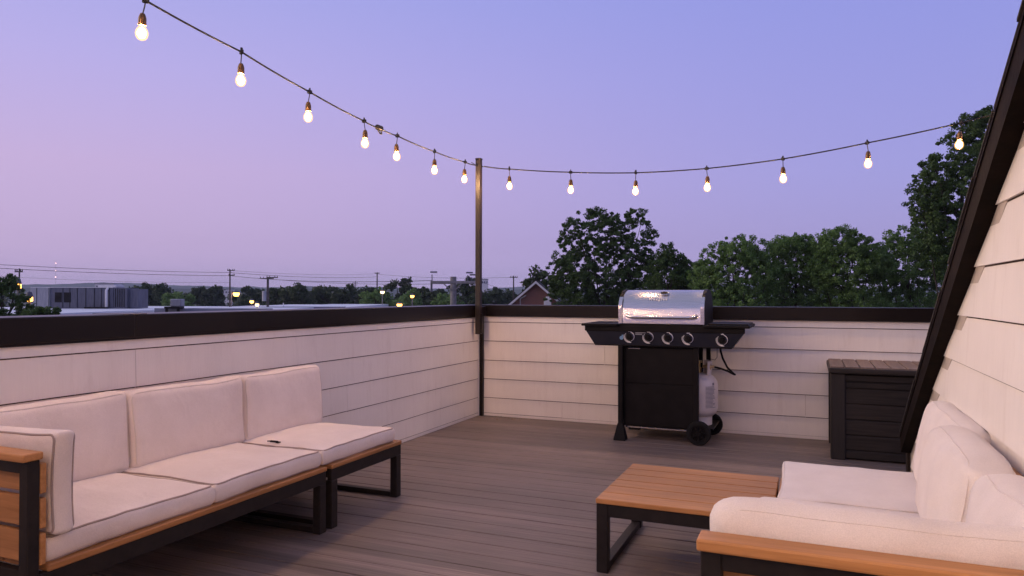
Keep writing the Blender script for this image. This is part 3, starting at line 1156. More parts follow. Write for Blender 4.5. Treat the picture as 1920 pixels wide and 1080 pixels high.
mm.translation = V((-1.155, 5.868, 1.160)) + n1 * .0025 - parent_loc(lid)
lo.matrix_local = mm
mb = MB()
mb.tube([(-.677, 6.0, .80), (-.672, 6.0, .75), (-.655, 6.0, .69), (-.62, 6.0, .62), (-.575, 6.0, .575), (-.562, 6.0, .565), (-.575, 6.01, .568), (-.62, 6.03, .588), (-.68, 6.06, .604), (-.73, 6.08, .612)], .0085, 8)
hz = mb.build('hose', M['rubber'], gr)
mb = MB()
mb.lathe([(0, -.05), (.012, -.05), (.014, -.02), (.03, -.018), (.033, 0), (.03, .018), (.012, .02), (.010, .045), (0, .045)], (-.775, 6.08, .615), 0, 16)
mb.build('regulator', M['brass'], hz)
mb = MB()
mb.tube([(-.70, 6.0, .78), (-.70, 6.0, .70), (-.72, 6.02, .675), (-.76, 6.05, .68)], .0022, 6)
mb.build('igniter_wire', M['cable'], gr)

tk = thing('propane_tank', 'white propane tank with small print hanging beside the grill cabinet', 'gas tank', (-.86, 6.1, .14))
mb = MB()
mb.lathe([(0, .190), (.06, .190), (.11, .205), (.143, .235), (.155, .275), (.155, .455), (.150, .490), (.132, .52), (.10, .545), (.05, .558), (0, .56)], (-.86, 6.1, 0), 2, 36)
mb.build('tank_body', M['tank'], tk)
mb = MB()
mb.lathe([(.105, .136), (.108, .136), (.108, .205), (.104, .205), (.105, .136)], (-.86, 6.1, 0), 2, 30)
mb.build('tank_foot', M['tank'], tk)
mb = MB()
mb.lathe([(.098, .53), (.108, .60), (.108, .655), (.103, .66), (.102, .60), (.092, .53)], (-.86, 6.1, 0), 2, 22, a0=R(-40), a1=R(75))
mb.lathe([(.098, .53), (.108, .60), (.108, .655), (.103, .66), (.102, .60), (.092, .53)], (-.86, 6.1, 0), 2, 22, a0=R(120), a1=R(235))
mb.build('collar', M['tank'], tk)
mb = MB()
mb.lathe([(0, .555), (.022, .555), (.022, .60), (.014, .605), (.014, .64), (.028, .642), (.028, .66), (0, .662)], (-.86, 6.1, 0), 2, 14)
mb.build('valve', M['brass'], tk)
mb = MB()
random.seed(11)
for k in range(17):                # rows of small print on the curved face
    z = .455 - k * .0105
    a0, a1 = R(-62), R(-62 + random.uniform(24, 38))
    mb.lathe([(.1565, z), (.1565, z + .0045)], (-.86, 6.1, 0), 2, 8, a0=a0, a1=a1)
mb.lathe([(.1545, .468), (.1530, .489)], (-.86, 6.1, 0), 2, 4, a0=R(-38), a1=R(-30))
mb.build('print', M['grey_print'], tk)

# ------------------------------------------------------------------ storage box
bx = thing('deck_box', 'dark brown plank-patterned storage box with a skylight-tinted lid, beyond the end of the house wall', 'storage box', (.7, 6.1, 0))
mb = MB()
zs_ = [.012, .075, .185, .298, .412, .525, .575, .628]
for z0, z1 in zip(zs_[:-1], zs_[1:]):
    mb.box(.232, 1.20, 5.775, 6.45, z0, z1 - .006, .005)
mb.box(.24, 1.19, 5.785, 6.44, .01, .62, 0)
for z0, z1 in zip(zs_[:-1], zs_[1:]):
    mb.box(.148, .24, 5.86, 6.38, z0, z1 - .006, .004)
mb.build('body', M['boxwood'], bx)
for (x0, x1, y0, y1) in ((.136, .236, 5.762, 5.86), (1.19, 1.29, 5.762, 5.86), (.136, .236, 6.37, 6.465), (1.19, 1.29, 6.37, 6.465)):
    mb = MB()
    mb.box(x0, x1, y0, y1, 0, .63, .006)
    mb.build('corner_post', M['boxpost'], bx)
mb = MB()
mb.box(.122, 1.30, 5.745, 6.478, .630, .672, .010, seg=2)
ld = mb.build('lid', M['boxwood'], bx)
mb = MB()
x = .132
while x < 1.28:
    x1 = min(x + .101, 1.292)
    mb.box(x + .003, x1 - .003, 5.765, 6.470, .668, .682, .004)
    x += .101
mb.build('lid_plank', M['boxlid_skylit'], ld)

# ------------------------------------------------------------------ the place beyond
G = -8.5
mb = MB()
N = 60
mb.add([(6000 * math.cos(2 * math.pi * k / N), 6000 * math.sin(2 * math.pi * k / N), G) for k in range(N)], [list(range(N))])
structure(mb.build('ground', M['ground']))


def vmat(px, d, z=0, turn=0):
    """frame standing at the pixel column, d metres off: x to the viewer's right, y away, z up"""
    p = at(px, 551, d)
    a = YAW + turn
    r_, f_ = V((math.cos(a), math.sin(a), 0)), V((-math.sin(a), math.cos(a), 0))
    mm = Matrix((r_, f_, V((0, 0, 1)))).transposed().to_4x4()
    mm.translation = V((p.x, p.y, z))
    return mm


def zpx(py, d):
    return at(960, py, d).z


# hills
mb = MB()
for (rad, h0, amp, seed, thick) in ((1400, 10, 8, 1, 300), (2250, 25, 14, 5, 400)):
    pts = []
    n = 260
    for k in range(n + 1):
        a = R(-82) + R(128) * k / n        # azimuth from +y towards +x
        h = h0 + amp * noise.fractal(V((a * 5 + seed, seed, 0)), 1, 2, 3) + 3.5 * abs(noise.noise(V((a * 150, seed, 3)))) + 2.2 * noise.noise(V((a * 420, seed, 9)))
        pts.append((a, max(3, h)))
    vs, fs = [], []
    for a, h in pts:
        for (rr, zz) in ((rad - thick, G - 1), (rad - thick * .4, G + h * .5), (rad, EYE + h), (rad + thick * .4, G + h * .5), (rad + thick, G - 1)):
            vs.append((rr * math.sin(a), rr * math.cos(a), zz))
    for k in range(n):
        for j in range(4):
            fs.append((k * 5 + j, k * 5 + j + 1, (k + 1) * 5 + j + 1, (k + 1) * 5 + j))
    mb.add(vs, fs, 0, False)
structure(mb.build('hills', M['hill']))


# trees ------------------------------------------------------------
def leaves(rng, cl, per, ls, flat=.75):
    """cl: (n,4) clump centres and radii -> vertices of many pointed leaf faces"""
    n = len(cl)
    c = np.repeat(cl, per, axis=0)
    k = len(c)
    d = rng.normal(size=(k, 3))
    d /= np.linalg.norm(d, axis=1, keepdims=True)
    rad = rng.random(k) ** .45
    pos = c[:, :3] + d * (rad * c[:, 3])[:, None] * np.array([1, 1, flat])
    u = rng.normal(size=(k, 3))
    u[:, 2] -= .25
    u /= np.linalg.norm(u, axis=1, keepdims=True)
    w = np.cross(u, rng.normal(size=(k, 3)))
    w /= np.linalg.norm(w, axis=1, keepdims=True)
    s = ls * (.5 + 1.1 * rng.random(k) ** 1.5)
    a = pos - u * (s * .5)[:, None]
    b = pos + w * (s * .32)[:, None]
    e = pos + u * (s * .5)[:, None]
    f = pos - w * (s * .32)[:, None]
    return np.stack([a, b, e, f], axis=1).reshape(-1, 3)


def fast_mesh(name, verts, mt, parent):
    k = len(verts) // 4
    off = np.array(parent_loc(parent)) if parent else 0
    me = bpy.data.meshes.new(name)
    me.vertices.add(len(verts))
    me.vertices.foreach_set('co', (verts - off).astype(np.float32).ravel())
    me.loops.add(len(verts))
    me.loops.foreach_set('vertex_index', np.arange(len(verts), dtype=np.int32))
    me.polygons.add(k)
    me.polygons.foreach_set('loop_start', np.arange(0, len(verts), 4, dtype=np.int32))
    me.polygons.foreach_set('loop_total', np.full(k, 4, dtype=np.int32))
    me.materials.append(mt)
    me.update(calc_edges=True)
    me.validate()
    o = bpy.data.objects.new(name, me)
    COL.objects.link(o)
    if parent:
        o.parent = parent
    return o


def tree(label, base, blobs, nclump, per, ls, mt, seed, rc=(.25, .5), cat='tree', name='tree', group=None, shell=.5, trunk_r=.2, flat=.75):
    """blobs: (centre, (rx along view-right, ry along view, rz)) ellipsoids of the crown, in world metres"""
    rng = np.random.default_rng(seed)
    root = thing(name, label, cat, base, group)
    vol = np.array([b[1][0] * b[1][1] * b[1][2] for b in blobs]) ** .7
    pick = rng.choice(len(blobs), nclump, p=vol / vol.sum())
    cl = []
    for i in pick:
        (c, (rx, ry, rz)) = blobs[i]
        d = rng.normal(size=3)
        d /= np.linalg.norm(d)
        r_ = shell + (1.02 - shell) * rng.random() ** .7
        p = np.array(c) + np.array(HR) * d[0] * rx * r_ + np.array(HF) * d[1] * ry * r_ + np.array((0, 0, 1)) * d[2] * rz * r_
        cl.append([*p, rng.uniform(*rc)])
    cl = np.array(cl)
    fast_mesh('crown', leaves(rng, cl, per, ls, flat), mt, root)
    mb = MB()
    b = V(base)
    cen = V(blobs[0][0])
    top = V((cen.x, cen.y, cen.z + blobs[0][1][2] * .5))
    path = [b]
    for t in (.3, .55, .8, 1):
        p = b.lerp(top, t)
        p.x += (rng.random() - .5) * .25
        p.y += (rng.random() - .5) * .25
        path.append(p)
    mb.tube(path, [trunk_r * q for q in (1.25, .95, .7, .42, .15)], 8)
    for i in rng.choice(len(cl), min(22, len(cl)), replace=False):
        e = V(cl[i][:3])
        t = rng.uniform(.45, .9)
        s_ = b.lerp(top, t)
        mid = s_.lerp(e, .5)
        mid.z -= abs(rng.normal()) * .1 * (e - s_).length
        mb.tube([s_, mid, e], [trunk_r * .34 * (1.2 - t), trunk_r * .2, trunk_r * .06], 5, caps=False)
    mb.build('trunk', M['bark'], root, sharp=180)
    return root


def blob(px, py, d, rx, rz, ry=None, dd=0):
    """ellipsoid centred at a pixel; radii given in photo pixels"""
    k = d / F
    p = at(px, py, d) + HF * dd
    return (tuple(p), (rx * k, (ry or rx) * k, rz * k))


def base_at(px, d):
    p = at(px, 551, d)
    return (p.x, p.y, G)


big = 'garden trees beyond the back parapet'
d = 42
tree('tall dark maple with a twin-peaked crown, above the grill lid', base_at(1130, d),
     [blob(1135, 520, d, 100, 75, 80), blob(1115, 440, d, 62, 52), blob(1190, 445, d, 44, 50), blob(1080, 520, d, 60, 60), blob(1200, 530, d, 50, 60), blob(1120, 405, d, 26, 18), blob(1195, 400, d, 16, 18), blob(1070, 455, d, 28, 24), blob(1140, 610, d, 105, 60, 80), blob(1075, 555, d, 55, 40), blob(1195, 555, d, 66, 50), blob(1225, 500, d, 22, 34), blob(1050, 500, d, 24, 30)],
     1800, 80, .108, M['leaf_dark'], 21, (.08, .25), group=big, shell=.35)
d = 39
tree('small dark tree at the foot of the tall maple, near the grill lid', base_at(1255, d),
     [blob(1252, 525, d, 44, 50), blob(1288, 535, d, 38, 48), blob(1250, 480, d, 18, 24), blob(1275, 495, d, 14, 20), blob(1250, 590, d, 45, 40), blob(1290, 545, d, 22, 30)],
     760, 75, .10, M['leaf_dark'], 22, (.10, .25), group=big, trunk_r=.12)
d = 35
spec = [('round bushy green tree nearest the small dark tree', 1375, [(1375, 510, 74, 58), (1390, 470, 54, 28), (1325, 525, 36, 44), (1430, 520, 34, 55), (1365, 590, 95, 60)], 31),
        ('broad green tree in the middle of the leafy row', 1490, [(1490, 500, 62, 62), (1485, 462, 46, 24), (1530, 510, 40, 55), (1450, 520, 34, 45), (1490, 595, 80, 55)], 32),
        ('feathery green tree with the highest top of the leafy row', 1590, [(1590, 500, 68, 62), (1575, 455, 50, 30), (1640, 490, 36, 44), (1550, 510, 34, 50), (1590, 595, 80, 55)], 33),
        ('green tree filling the space under the dark tall tree', 1705, [(1705, 500, 62, 60), (1700, 450, 40, 30), (1750, 490, 40, 60), (1660, 520, 34, 44), (1700, 595, 85, 55)], 34)]
for k, (lb, px, bl, sd) in enumerate(spec):
    dd = d + (0, 1.5, -.5, 2)[k]
    tree(lb, base_at(px, dd), [blob(a_, b_, dd, c_, e_, c_ * .9) for a_, b_, c_, e_ in bl], 1250, 80, .082, M['leaf_mid'], sd, (.07, .22), group=big, shell=.42, trunk_r=.14, flat=.9)
d = 30
tree('very tall dark tree rising behind the roof edge, beside the last bulb', base_at(1800, d),
     [blob(1800, 370, d, 85, 120, 80), blob(1835, 250, d, 50, 42), blob(1770, 330, d, 50, 44), blob(1738, 375, d, 36, 28), blob(1880, 300, d, 60, 90), blob(1760, 440, d, 50, 60), blob(1840, 480, d, 90, 100), blob(1735, 400, d, 26, 18), blob(1845, 215, d, 18, 14)],
     1400, 80, .092, M['leaf_dark'], 23, (.09, .23), group=big, shell=.35)
d = 75
tree('dark tree behind the brick gable', base_at(1010, d), [blob(1010, 535, d, 24, 26), blob(1012, 512, d, 12, 12), blob(1035, 540, d, 20, 25), blob(1000, 580, d, 40, 35)], 60, 70, .35, M['leaf_far'], 24, (.4, .8), group=big)

d = 30
tree('dark tree crown at the frame edge with lamps shining through it', base_at(5, d),
     [blob(0, 565, d, 50, 40), blob(15, 530, d, 16, 14), blob(-30, 540, d, 40, 30), blob(45, 580, d, 22, 26), blob(10, 620, d, 70, 40)],
     320, 80, .095, M['leaf_dark'], 25, (.10, .22))
d = 27
tree('low leafy treetop in front of the pale rooftop units', base_at(85, d),
     [blob(84, 592, d, 22, 16), blob(100, 583, d, 12, 9), blob(70, 600, d, 26, 20), blob(90, 640, d, 40, 40)],
     70, 70, .14, M['leaf_dark'], 26, (.12, .24), trunk_r=.09)

# far trees along the road, each one a tree
far = 'trees beyond the flat roofs'
fl = [(265, 545, 20, 18, 150), (297, 546, 26, 14, 165), (338, 556, 30, 17, 130), (375, 548, 24, 15, 180), (402, 552, 20, 16, 170), (462, 552, 26, 20, 165), (530, 549, 26, 18, 150),
      (556, 546, 26, 19, 140), (585, 552, 20, 16, 160), (612, 548, 24, 19, 150), (648, 546, 24, 20, 135), (682, 550, 26, 18, 150), (745, 536, 30, 26, 125), (790, 550, 26, 16, 150), (705, 556, 30, 18, 120),
      (770, 560, 28, 18, 115), (815, 553, 28, 20, 140), (868, 533, 26, 24, 130), (885, 556, 30, 20, 120), (930, 552, 30, 16, 150), (955, 556, 18, 12, 160), (838, 562, 26, 16, 110), (500, 556, 20, 16, 170)]
words_ = ['beside the radio mast side of the long rooftop unit', 'behind the end of the long rooftop unit', 'bright green and rounded, behind the small rooftop unit', 'below the far white building', 'just before the pole with the lit foot',
          'behind the starry street lamp', 'just past the pole with the crossarm', 'wide and dark, over the grey roof end', 'in the middle of the tree line', 'over the far corner of the grey roof', 'at the end of the grey roof',
          'left of the thin far pole', 'tall and spiky, beside the thin far pole', 'before the gantry pole', 'below the thin far pole, behind the round lamp', 'behind the amber lamp on a post', 'under the gantry arm',
          'tall and dark behind the gantry', 'low, at the foot of the gantry post', 'low, just past the bronze pole', 'between the bronze pole and the brick gable', 'bright, in front of the gantry post foot', 'behind the transformer']
for k, ((px, py, rx, rz, d), w_) in enumerate(zip(fl, words_)):
    kk = d / 130
    mt = M['leaf_mid'] if k in (2, 15, 21, 14) else M['leaf_far']
    tree('far dark green tree ' + w_, base_at(px, d), [blob(px, py + rz * .3, d, rx, rz * .85), blob(px + rx * .3, py - rz * .1, d, rx * .5, rz * .6), blob(px, py + rz * 1.3, d, rx * 1.2, rz * 1.4)],
         46, 60, .55 * kk, mt, 100 + k, (.5 * kk, 1.1 * kk), group=far, trunk_r=.25)
# the wood behind them
rng = np.random.default_rng(5)
cl = []
for k in range(900):
    a = R(rng.uniform(-80, 22))
    rr = rng.uniform(230, 700)
    z = G + rng.uniform(1, 8.5) + max(0, (rr - 300) * .004)
    cl.append((rr * math.sin(a), rr * math.cos(a), z, rng.uniform(1.8, 4.2)))
wood = fast_mesh('woodland', leaves(rng, np.array(cl), 34, 1.7, .8), M['leaf_far'], None)
tag(wood, 'dark wooded belt stretching along the horizon', 'woodland', kind='stuff')

# flat roofs and rooftop plant -------------------------------------
fb = thing('flat_roofed_building', 'pale flat-roofed commercial building carrying the long row of rooftop units', 'building', tuple(at(150, 551, 80)[:2]) + (G,))
mm = vmat(180, 80)
mb = MB()
mb.box(-26, 6.6, -22, 34, G, -.62, 0, mtx=mm)
mb.box(-26, 6.6, -22.2, -21.8, -.62, -.50, 0, mtx=mm)
mb.box(6.4, 6.75, -22, 34, -.62, -.45, 0, mtx=mm)
mb.build('building_block', M['membrane'], fb)
mb = MB()
mb.lathe([(0, .5), (.22, .45), (.25, .2), (.12, .1), (.12, 0)], tuple(mm @ V((-.6, -14, -.62))), 2, 10)
mb.build('roof_vent', M['black'], fb)
fb2 = thing('flat_roofed_building', 'low flat-roofed building with a grey edge and white roof, behind the small rooftop unit', 'building', tuple(at(390, 551, 80)[:2]) + (G,))
mm = vmat(392, 70)
mb = MB()
mb.box(-5.15, 6.2, 0, 42, G, -.28, 0, mtx=mm)
mb.build('building_block', M['membrane'], fb2)
mb = MB()
mb.box(-5.2, 6.25, -.3, 0, G, -.12, 0, mtx=mm)
mb.build('roof_edge', M['membrane2'], fb2)
fb3 = thing('flat_roofed_building', 'long grey flat roof with a thin white rim, ending before the round lamps', 'building', tuple(at(575, 551, 85)[:2]) + (G,))
mm = vmat(565, 85)
mb = MB()
mb.box(-3.9, 5.2, 0, 30, G, -.25, 0, mtx=mm)
mb.build('building_block', M['membrane'], fb3)
mb = MB()
mb.box(-3.95, 5.3, -.3, 0, G, -.18, 0, mtx=mm)
mb.box(-4.8, -3.95, -.6, .6, G, -.20, 0, mtx=mm, mi=1)
mb.build('roof_edge', [M['membrane2'], M['metalpale']], fb3)
mb = MB()
mb.tube([mm @ V((-2.3, .5, -.25)), mm @ V((-2.3, .5, .25))], .06, 6)
mb.build('vent_pipe', M['white'], fb3)

hv = thing('rooftop_unit', 'long grey panelled air handling unit on the pale flat roof', 'rooftop unit', tuple(at(150, 551, 93)[:2]) + (-.62,))
k = 93 / F
mm = vmat(150, 93, -.62)
X_ = lambda px: (px - 150) * k
mb = MB()
mb.box(X_(95), X_(212), 0, 3, .1, 2.72, .03, mtx=mm)
mb.box(X_(100), X_(236), -.05, 3, .0, .12, 0, mtx=mm)
mb.build('casing', M['metaldark'], hv)
mb = MB()
mb.box(X_(58), X_(94.5), -.12, 3, .08, 2.72, .03, mtx=mm)
mb.build('end_section', M['metalpale'], hv)
mb = MB()
mb.box(X_(213), X_(238), .0, 3, .05, 2.70, .03, mtx=mm)
mb.box(X_(238), X_(256), .5, 3, .05, 2.55, .03, mtx=mm)
mb.build('fan_section', M['metaldark'], hv)
mb = MB()
for px in (70, 93, 118, 131, 145, 161, 177, 190, 205):
    mb.box(X_(px) - .035, X_(px) + .035, -.16 if px < 95 else -.04, .0 if px > 95 else -.10, .12, 2.68, .01, mtx=mm)
mb.build('panel_seam', M['black'], hv)
mb = MB()
for q in range(5):
    mb.box(X_(216 + q * 4), X_(217.6 + q * 4), -.04, .02, .2, 2.6, .01, mtx=mm)
mb.build('fan_grille', M['black'], hv)
mb = MB()
mb.box(X_(103), X_(116), -.03, .01, .8, 2.1, .01, mtx=mm)
mb.build('louvre', M['black'], hv)
mb = MB()
mb.box(X_(120), X_(133), -.03, .01, .8, 2.1, .01, mtx=mm)
mb.build('louvre', M['black'], hv)
mb = MB()
mb.box(X_(58), X_(212), -.1, 3, 2.72, 2.78, .0, mtx=mm)
mb.box(X_(178), X_(213), .6, 2.6, 2.78, 3.05, .03, mtx=mm)
mb.tube([mm @ V((X_(202), -.3, .05)), mm @ V((X_(202), -.3, 2.4)), mm @ V((X_(202), .1, 2.75))], .16, 8)
mb.build('duct', M['white'], hv)
mb = MB()
mb.box(X_(166), X_(206), -1.0, -.3, -.02, .22, .02, mtx=mm)
mb.build('skid', M['black'], hv)

ac = thing('rooftop_unit', 'small pale condenser on a dark stand, on the grey edged roof', 'rooftop unit', tuple(at(329, 551, 69)[:2]) + (-.3,))
mm = vmat(329, 69, zpx(584, 69))
mb = MB()
mb.box(-.5, .5, 0, .9, .42, 1.15, .06, mtx=mm)
for z in (.55, .7, .85, 1.0):
    mb.box(-.52, .52, -.02, .02, z, z + .05, .01, mtx=mm)
mb.build('casing', M['metalpale'], ac)
mb = MB()
mb.box(-1.05, .45, -.1, .9, .22, .42, .02, mtx=mm)
mb.box(.1, .35, 0, .2, -.2, .22, .02, mtx=mm)
mb.box(-1.0, -.75, 0, .2, -.2, .22, .02, mtx=mm)
mb.build('stand', M['black'], ac)


# poles, wires, lamps ----------------------------------------------
def pole_thing(label, px, d, ytop, arms=(), name='utility_pole', mt='polewood', r=.14, group='utility poles', ybot=None, extra=None):
    p = at(px, 551, d)
    zt = zpx(ytop, d)
    root = thing(name, label, 'utility pole', (p.x, p.y, G), group)
    mb = MB()
    mb.tube([(p.x, p.y, G), (p.x, p.y, (G + zt) / 2), (p.x, p.y, zt)], [r * 1.15, r, r * .8], 9)
    mb.build('pole', M[mt], root)
    for (yy, half, off) in arms:
        z = zpx(yy, d)
        mb = MB()
        mm = vmat(px, d, z, R(10))
        mb.box(-half + off, half + off, -.17, -.07, -.06, .06, .01, mtx=mm)
        for q in (-.9, -.45, .45, .9):
            mb.tube([mm @ V((half * q + off, -.12, .06)), mm @ V((half * q + off, -.12, .22))], .045, 6)
        mb.build('crossarm', M['polewood'], root)
    if extra:
        extra(root, p, d)
    return root, p


def transformer(root, p, d):
    mb = MB()
    q = at(496, 555, d)
    mb.lathe([(0, -.65), (.30, -.62), (.30, .55), (.22, .62), (0, .64)], (q.x, q.y, q.z), 2, 14)
    o = mb.build('transformer', M['metalpale'], root)
    mb = MB()
    mb.tube([(q.x, q.y, q.z + .2), (p.x, p.y, q.z + .25)], .06, 6)
    mb.build('bracket', M['metaldark'], o)


pole_thing('thin dark pole with small crossarm, rising from the dark tree at the frame edge', 36, 70, 505, ((511, .35, 0),), r=.085)
P2, p2 = pole_thing('tall straight pole beside the brightest street lamp', 431, 100, 506, ((508, .5, .15), (517, .4, .25)), r=.12)
P3, p3 = pole_thing('stout pole with double crossarm and a pale transformer can', 502, 90, 520, ((523, .85, -.1), (521, .7, .55)), r=.17, extra=transformer)
P4, p4 = pole_thing('thin far pole beside the spiky tree', 707, 150, 511, ((513, .5, 0),), r=.15)
pole_thing('lattice-like short far pole near the hills', 666, 260, 527, ((531, 1.0, 0), (535, .8, 0)), r=.16)
P6, p6 = pole_thing('thin pole between the bronze pole and the brick gable', 963, 110, 517, ((520, .6, 0),), r=.12)

# gantry by the road
gp = at(850, 551, 62)
kx = 62 / F
gt = thing('gantry', 'grey steel post with a long sideways arm and struts, beside the bronze pole', 'gantry', (gp.x, gp.y, G))
mm = vmat(850, 62)
mb = MB()
mb.tube([mm @ V((0, 0, G)), mm @ V((0, 0, zpx(519, 62)))], .27, 12)
mb.build('post', M['concrete'], gt)
mb = MB()
za, zb = zpx(527, 62), zpx(532, 62)
mb.box(-40 * kx, 42 * kx, -.35, -.28, zb, za, .01, mtx=mm)
mb.box(-40 * kx, 42 * kx, .28, .35, zb, za, .01, mtx=mm)
for (x0, z0, x1, z1) in ((-18 * kx, zb, -3 * kx, zpx(545, 62)), (16 * kx, zb, 3 * kx, zpx(545, 62))):
    mb.tube([mm @ V((x0, -.3, z0)), mm @ V((x1, -.25, z1))], .05, 6)
mb.build('arm', M['concrete'], gt)
mb = MB()
for q, zt in ((-40, 515), (-41, 548), (27, 516), (34, 520)):
    zq = zpx(zt, 62)
    if zt == 548:
        mb.tube([mm @ V((q * kx, 0, zq)), mm @ V((q * kx, 0, za))], .1, 8)
    else:
        mb.tube([mm @ V((q * kx, 0, za)), mm @ V((q * kx, 0, zq))], .05, 6)
        mb.box(q * kx - .15, q * kx + .45, -.06, .06, zq + .15, zq + .28, .02, mtx=mm)
mb.build('insulator', M['metaldark'], gt)

wires = [((-120, 489, 80), (431, 511, 100), .028, 'upper power line slanting over the long rooftop unit'),
         ((-120, 496, 78), (431, 517, 100), .03, 'lower power line slanting over the long rooftop unit'),
         ((-120, 509, 120), (431, 530, 100), .015, 'thinnest power line just above the hills behind the rooftop units'),
         ((431, 511, 100), (707, 519, 150), .03, 'upper power line running on from the lamp-side pole to the thin far pole'),
         ((431, 517, 100), (810, 526, 62), .026, 'lower power line passing the double crossarm towards the gantry'),
         ((431, 507, 100), (707, 513, 150), .018, 'topmost thin power line from the lamp-side pole to the thin far pole'),
         ((502, 523, 90), (884, 531, 62), .018, 'power line from the double crossarm to the far end of the gantry'),
         ((707, 514, 150), (963, 520, 110), .022, 'power line from the thin far pole behind the bronze pole'),
         ((884, 520, 62), (963, 540, 110), .016, 'thin power line dropping from the gantry towards the brick gable')]
for (a, b, r, lb) in wires:
    A, B = at(*a), at(*b)
    pts = []
    for q in range(25):
        t = q / 24
        p = A.lerp(B, t)
        p.z -= (A - B).length * .008 * 4 * t * (1 - t)
        pts.append(p)
    mb = MB()
    mb.tube(pts, r, 5)
    tag(mb.build('power_line', M['cable']), lb, 'power line', 'power lines')


def street_lamp(label, px, py, d, r, mt, arm=0):
    p = at(px, py, d)
    q = at(px + arm, py, d)
    root = thing('street_lamp', label, 'street lamp', (q.x, q.y, G), 'lit street lamps')
    mb = MB()
    mb.tube([(q.x, q.y, G), (q.x, q.y, p.z + (.25 if arm else -.1))], [.11, .06], 8)
    if arm:
        mb.tube([(q.x, q.y, p.z + .25), (p.x, p.y, p.z + .3)], .04, 6)
    mb.build('post', M['concrete'], root)
    mb = MB()
    mb.lathe([(.02, .34), (r * .7, .30), (r * 1.1, .12), (r * 1.1, .08), (0, .08)], tuple(p), 2, 12)
    mb.build('hood', M['metaldark'], root)
    mb = MB()
    mb.lathe([(0, .08), (r, .07), (r, -.1), (r * .7, -r * .9), (0, -r)], tuple(p), 2, 12)
    mb.build('lamp', mt, root)


street_lamp('brightest street lamp, right beside the tall straight pole', 443, 550, 97, .42, M['sodium'], -9)
street_lamp('smaller street lamp on a short post past the brightest one', 472, 565, 95, .26, M['sodium'])
street_lamp('pale yellow street lamp over the dark trees, below the thin far pole', 717, 547, 110, .30, M['whitelamp'])
street_lamp('amber street lamp on a visible post, above the long parapet cap', 773, 555, 100, .26, M['sodium'])
street_lamp('amber street lamp sitting just on the line of the parapet cap', 749, 571, 95, .34, M['sodium'])
street_lamp('yellow street lamp high in the dark tree at the frame edge', 35, 536, 31.5, .10, M['sodium'])
street_lamp('yellow street lamp low beside the dark tree, at the end of the long rooftop unit', 55, 560, 33, .14, M['sodium'])
street_lamp('low lamp at the corner of the white roof', 482, 571, 80, .2, M['whitelamp'])

tw = at(104, 551, 1500)
rd = thing('radio_mast', 'very thin far radio mast with three pale beacons over the hills', 'mast', (tw.x, tw.y, G))
mb = MB()
mb.tube([(tw.x, tw.y, G), (tw.x, tw.y, zpx(489, 1500))], .22, 6)
mb.build('mast', M['metalgrey'], rd)
for yy in (495, 509, 521):
    mb = MB()
    mb.lathe([(0, -1), (1, 0), (0, 1)], (tw.x, tw.y, zpx(yy, 1500)), 2, 8)
    mb.build('beacon', M['redlamp'], rd)

for (px0, px1, y0, y1, d, lb) in ((377, 392, 541, 549, 600, 'small far white building among the trees'),
                                  (410, 433, 544, 556, 500, 'wider far white building beside the tall straight pole'),
                                  (898, 915, 524, 538, 450, 'far white tower block just past the bronze pole'),
                                  (178, 214, 533, 541, 420, 'far pale low building over the long rooftop unit')):
    kx = d / F
    mm = vmat((px0 + px1) / 2, d)
    hw = (px1 - px0) / 2 * kx
    root = thing('far_building', lb, 'building', tuple(mm.translation[:2]) + (G,))
    mb = MB()
    mb.box(-hw, hw, 0, hw * 1.6, G, zpx(y0, d), 0, mtx=mm)
    mb.build('wall', M['white'], root)
    mb = MB()
    zt = zpx(y0, d)
    for q in range(4):
        xx = -hw + hw * 2 * (q + .5) / 4
        mb.box(xx - hw * .13, xx + hw * .13, -.2, .1, zt - 2.4, zt - 1.2, 0, mtx=mm)
    mb.build('window', M['metaldark'], root)
    mb = MB()
    mb.box(-hw * 1.03, hw * 1.03, -.4, hw * 1.6 + .4, zt, zt + .4, 0, mtx=mm)
    mb.build('roof', M['metalpale'], root)

# brick house ------------------------------------------------------
d = 50
mm = vmat(1005, d, 0, R(-4))
za = zpx(531, d)
hw, sl = 4.3, .86
ze = za - hw * sl
bh = thing('brick_house', 'red brick house with a pale-edged gable, just beyond the back parapet', 'house', tuple(mm.translation[:2]) + (G,))
o = parent_loc(bh)
mb = MB()
n0 = len(mb.v)
vs = [(-hw, 0, G), (hw, 0, G), (hw, 0, ze), (0, 0, za), (-hw, 0, ze)]
mb.add([mm @ V(p) for p in vs] + [mm @ (V(p) + V((0, 11, 0))) for p in vs], [(0, 1, 2, 3, 4), (9, 8, 7, 6, 5)] + [(i, (i + 1) % 5, 5 + (i + 1) % 5, 5 + i) for i in range(5)])
mb.build('wall', M['brick'], bh)
mb = MB()
t = .16
for sg in (-1, 1):
    e = hw + .35
    vs = [(0, -.3, za + t), (sg * e, -.3, za - e * sl + t), (sg * e, -.3, za - e * sl + t + .08), (0, -.3, za + t + .08)]
    mb.add([mm @ V(p) for p in vs] + [mm @ (V(p) + V((0, 11.6, 0))) for p in vs], [(0, 1, 2, 3), (7, 6, 5, 4)] + [(i, (i + 1) % 4, 4 + (i + 1) % 4, 4 + i) for i in range(4)])
rf = mb.build('roof', M['shingle'], bh)
mb = MB()
